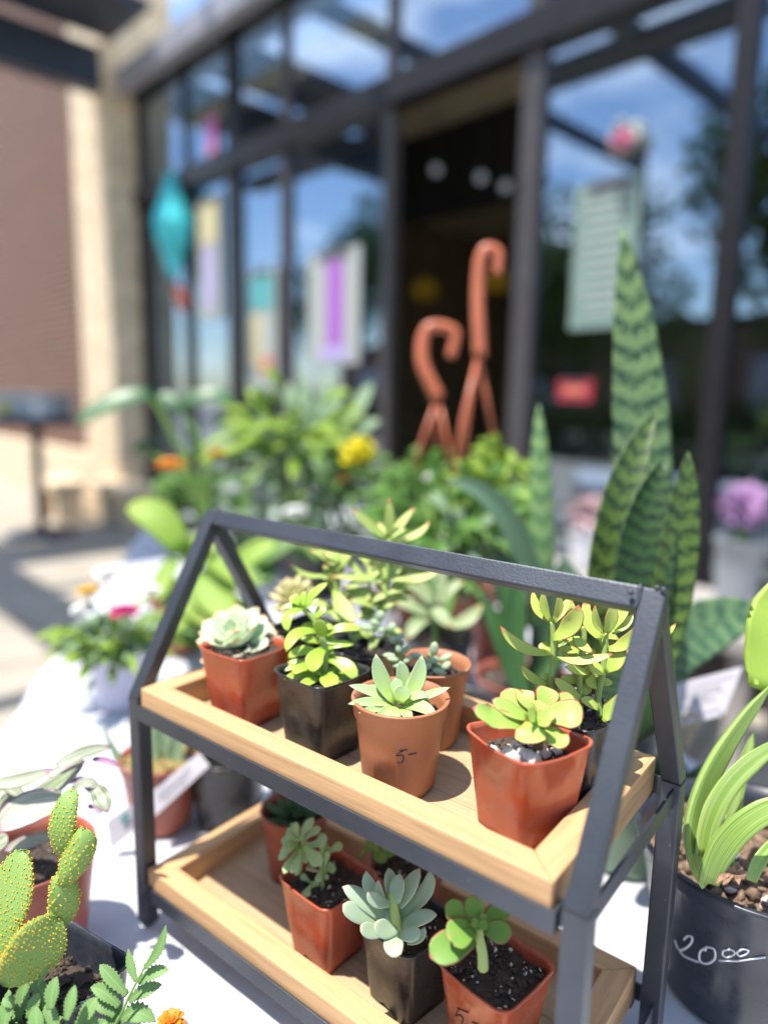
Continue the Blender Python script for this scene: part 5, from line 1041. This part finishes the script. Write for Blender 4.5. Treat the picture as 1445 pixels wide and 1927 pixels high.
# yellow flower
t, c, h = bgpot('flower_pot', 'wide yellow bloom on a dark pot just left of the doorway plants', 'flowers', 680, 1.60, .055, .10, M['white'])
fol(t, at(660, 900, 1.6), mid, 70, .07, .06, .02, 9)
bm = nb(); fluffball(bm, at(672, 853, 1.58), .045, 70, .03, 4, up=(0, 0, .2)); obj('yellow_bloom', bm, plain('bright_yellow_petals', (.88, .76, .02), .6, .1, 40), t)
bloom(at(645, 905, 1.56), .02, 8, morg, t, 3, 'orange_bloom', .6)
stalk(t, at(672, 853, 1.58), c, .002); stalk(t, at(645, 905, 1.56), c)
# orange marigolds
t, c, h = bgpot('flower_pot', 'two orange marigold blooms on green foliage at the left of the far plants', 'flowers', 400, 1.95, .06, .11, M['black'])
fol(t, at(390, 930, 1.95), mid, 120, .11, .07, .02, 12, squash=.4)
bloom(at(322, 882, 1.6), .040, 10, plain('light_orange_petals', (.85, .33, .01), .6, .2, 80), t, 2, 'orange_bloom', .5); bloom(at(408, 857, 1.6), .026, 10, plain('golden_petals', (.75, .42, .01), .6, .2, 80), t, 5, 'golden_bloom', .5)
stalk(t, at(322, 882, 1.6), c, .002); stalk(t, at(408, 857, 1.6), c, .002)
# white blooms
for i, (px, py, d, r) in enumerate([(438, 925, 1.6, .026), (482, 1035, 1.35, .022), (556, 968, 1.5, .030), (812, 902, 1.35, .018), (825, 935, 1.3, .012)]):
    p = at(px, py, d); t = thing('white_flower', ['white bloom left of the ridge corner', 'white bloom just under the left part of the ridge bar', 'large white bloom above the ridge bar left of the red tipped plant', 'small white bloom below the orange hangers', 'tiny white bloom under the orange hangers'][i], 'flower', (p.x, p.y, 0), 'white blooms among the far plants')
    bloom(p, r, 7, whitep, t, i, 'bloom', .8); bm = nb(); tube(bm, [p, V((p.x, p.y, p.z*.4)), V((p.x+.01, p.y, 0.0))], .002, 6); obj('stem', bm, stemg, t)
    bm = nb(); random.seed(i); z = Z(0, 0, 1, d, bm, th=.03)
    for k in range(7): z.L(px+random.uniform(-8, 8), py+30+k*8, px+random.uniform(-45, 45), py+20+random.uniform(0, 70), 16)
    obj('leaves', bm, mid, t)
t, c, h = bgpot('leafy_plant', 'wide white tub with fine green leaves behind the tallest succulent', 'potted plant', 700, 1.42, .06, .095, M['white'])
fol(t, at(760, 960, 1.42), mid, 60, .07, .06, .014, 15)
# mid plants behind ridge
t, c, h = bgpot('leafy_plant', 'dense mid green leafy plant behind the middle of the ridge bar', 'potted plant', 830, 1.15, .06, .09, M['black'])
fol(t, at(840, 1010, 1.15), mid, 230, .12, .06, .018, 16, squash=.6, up=.1, stem=False); fol(t, at(900, 930, 1.2), lime, 60, .06, .04, .02, 17, squash=.8, name='lime_leaves', stem=False); fol(t, at(880, 1040, 1.1), sagel, 60, .07, .07, .016, 18, name='pale_leaves', stem=False)
bm = nb()
for k in range(6): q = at(800+k*26, 930+k*7, 1.15); tube(bm, [V((c.x, c.y, .08)), V((c.x, c.y, .15))*.5+q*.5, q], .003, 6)
obj('stems', bm, stemg, t)
t, c, h = bgpot('leafy_plant', 'lime sprigs rising at the right side of the doorway in a red pot', 'potted plant', 945, 1.25, .05, .09, M['red2'])
fol(t, at(930, 900, 1.25), lime, 80, .06, .035, .02, 22, squash=1.4, up=.3); fol(t, at(960, 960, 1.25), lime, 60, .05, .04, .02, 23, name='lower_leaves', stem=False)
# row of small starts on the far end
for i, (px, d) in enumerate([(440, 2.05), (500, 1.95), (555, 2.15), (625, 1.9), (690, 1.85), (350, 2.2), (745, 1.7)]):
    c = at(px, 1000, d); c.z = .002; r = .045
    if i in (0, 4):
        t = thing('nursery_pot', ['black pot with fine green seedlings, farthest left of the small starts', 'black pot with fine green seedlings just left of the doorway hangers'][i//4], 'plant pot', c, 'small seedling pots at the far end'); bm = nb(); square_pot(bm, c, .3, r, r*.8, .085, wall=.002); obj('pot', bm, M['black'], t)
        bm = nb(); soil(bm, c, r*.85, .07, .3, True, nch=8, nper=0); obj('soil', bm, [M['soil'], M['perlite']], t); fol(t, c+V((0, 0, .10)), mid if i else sagel, 70, .07, .05, .018, i+90, stem=False); src = t
    else:
        r_ = src.copy(); col.objects.link(r_); r_.location = c
        r_['label'] = ['', 'black seedling pot second from the left at the far end', 'black seedling pot below the purple poster', 'black seedling pot under the yellow bloom', '', 'black seedling pot behind the orange marigolds', 'black seedling pot nearest the short orange hook'][i]
        for ch in list(src.children):
            q = ch.copy(); col.objects.link(q); q.parent = r_
# variegated plant in dark bowl
t, c, h = bgpot('leafy_plant', 'cream and green broad leaved plant in a dark round pot behind the terracotta pots', 'potted plant', 872, .86, .052, .098, M['black'])
var = leafm('cream_variegated_leaf', (.12, .24, .06), (.22, .34, .12), stripes=((.40, .46, .24), (.14, .26, .08)), tipc=(.5, .36, .12), tipat=.85, trans=.25)
bm = nb(); random.seed(30); z = Z(540, 920, 4.014, .85, bm, th=.03, prof='wide')
for a in [(1110, 900, 1250, 1045, 120, (1160, 960)), (1230, 1030, 1470, 870, 110, (1360, 990)), (1090, 960, 810, 850, 120, (950, 880)), (1080, 980, 910, 1140, 110, (970, 1030)), (1110, 900, 1000, 690, 80), (1150, 900, 1340, 700, 90, (1230, 760)), (1140, 880, 1180, 640, 70), (1100, 880, 900, 720, 80)]: z.L(*a[:5], *a[5:])
obj('leaves', bm, var, t); bm = nb(); z = Z(540, 920, 4.014, .86, bm); z.T([(1120, 1180, .01), (1115, 1060, 0), (1120, 920, 0)], 44, 30); obj('stem', bm, stemg, t)
# orange plastic hangers with their pots
hook = plain('orange_hanger_plastic', (.50, .14, .065), .35, .12, 20)
t, c, h = bgpot('hanging_basket', 'red brown hanging pot with the shorter orange hook hanger standing in front of the door', 'hanging basket', 800, 1.50, .07, .12, M['red2'], group='hanging pots with orange hooks')
bm = nb(); d = 1.5; P_ = [at(x, y, d) for x, y in [(848, 672), (858, 650), (855, 625), (832, 612), (805, 618), (790, 645), (795, 680), (812, 715), (824, 750)]]; P_ = smoothpts(P_[::2] if len(P_) % 2 else P_, 10); n_ = len(P_); tube(bm, P_, [.0105+.005*i/n_ for i in range(n_)], 14); obj('hook', bm, hook, t)
bm = nb()
for (x, y, dd) in ((772, 888, -.02), (852, 880, -.04), (818, 890, .06)): tube(bm, [at(824, 748, d), at((824+x)/2, (748+y)/2, d+dd*.4), at(x, y+20, d+dd)], .0042, 8)
obj('strap', bm, hook, t)
fol(t, at(800, 905, 1.5), mid, 60, .07, .05, .02, 33, stem=False)
t, c, h = bgpot('hanging_basket', 'red pot with the taller orange hook hanger standing in front of the door', 'hanging basket', 880, 1.42, .07, .10, M['red2'], group='hanging pots with orange hooks')
bm = nb(); d = 1.38; P_ = [at(x, y, d) for x, y in [(936, 515), (936, 475), (908, 475), (899, 550), (903, 670)]]; P_ = smoothpts(P_, 12); n_ = len(P_); tube(bm, P_, [.0095+.004*i/n_ for i in range(n_)], 14); obj('hook', bm, hook, t)
bm = nb()
for (x, y, dd) in ((848, 900, -.03), (866, 890, .04), (938, 850, .04)): tube(bm, [at(900, 668, d), at((900+x)/2-2, (668+y)/2, d+dd*.4), at(x, y+20, d+dd)], .0048, 8)
obj('strap', bm, hook, t)
# dark jug and yellow scrap under the left of the rack
c = at(430, 1455, .80); c.z = .002; t = thing('dark_pot', 'empty dark grey pot under the upper tray behind the left post', 'pot', c); bm = nb(); round_pot(bm, c, .045, .036, .085, band=.12); obj('shell', bm, M['black'], t)
bm = nb(); q = onz(350, 1392, .01); random.seed(2); fluffball(bm, q+V((0, 0, .012)), .028, 26, .02, 3); tag(obj('yellow_sprig', bm, plain('yellow_green_petals', (.55, .6, .05), .6)), 'small yellow green sprig lying on the cloth behind the rack', 'sprig')
# flowers by the window, right
bench = thing('display_bench', 'low grey bench against the window at the right', 'bench', S(1.7, GZ, -.55)); gb = plain('grey_bench_paint', (.34, .31, .29), .6, .2, 6)
bm = nb(); sbox(bm, .6, 2.2, -.22, -.17, -.85, -.35, .006); obj('top', bm, gb, bench, False)
for u in (.65, 2.1):
    for o_ in (-.82, -.42): bm = nb(); sbox(bm, u, u+.05, GZ, -.221, o_, o_+.05, .003); obj('leg', bm, gb, bench, False)
for i, (px, py, d, m_, r) in enumerate([(1110, 975, 2.75, pink2, .10), (1400, 955, 2.25, lilp, .085)]):
    p = at(px, py, d); t = thing('flower_pot', ['pale pink flowers on the bench by the right window', 'lilac flowers in a clear grey vase by the right window'][i], 'flowers', (p.x, p.y, -.168))
    bm = nb(); round_pot(bm, (p.x, p.y, -.168), .08, .06, .16 if i == 0 else .22, band=.1); obj('pot', bm, M['white'] if i == 0 else plain('grey_glass_vase', (.30, .32, .34), .15), t)
    bm = nb(); fluffball(bm, p, r, 90, .035, i+60); obj('blooms', bm, m_, t); bm = nb(); tube(bm, [p, V((p.x, p.y, -.1))], .02); obj('stems', bm, stemg, t)
t = thing('white_tub', 'square white tub behind the snake plants', 'tub', at(1085, 1085, 1.2)); c = at(1085, 1085, 1.2); c.z = .002; t.location = c
bm = nb(); square_pot(bm, c, .5, .060, .05, c.z+.16, wall=.003, dip=0); obj('shell', bm, M['white'], t)
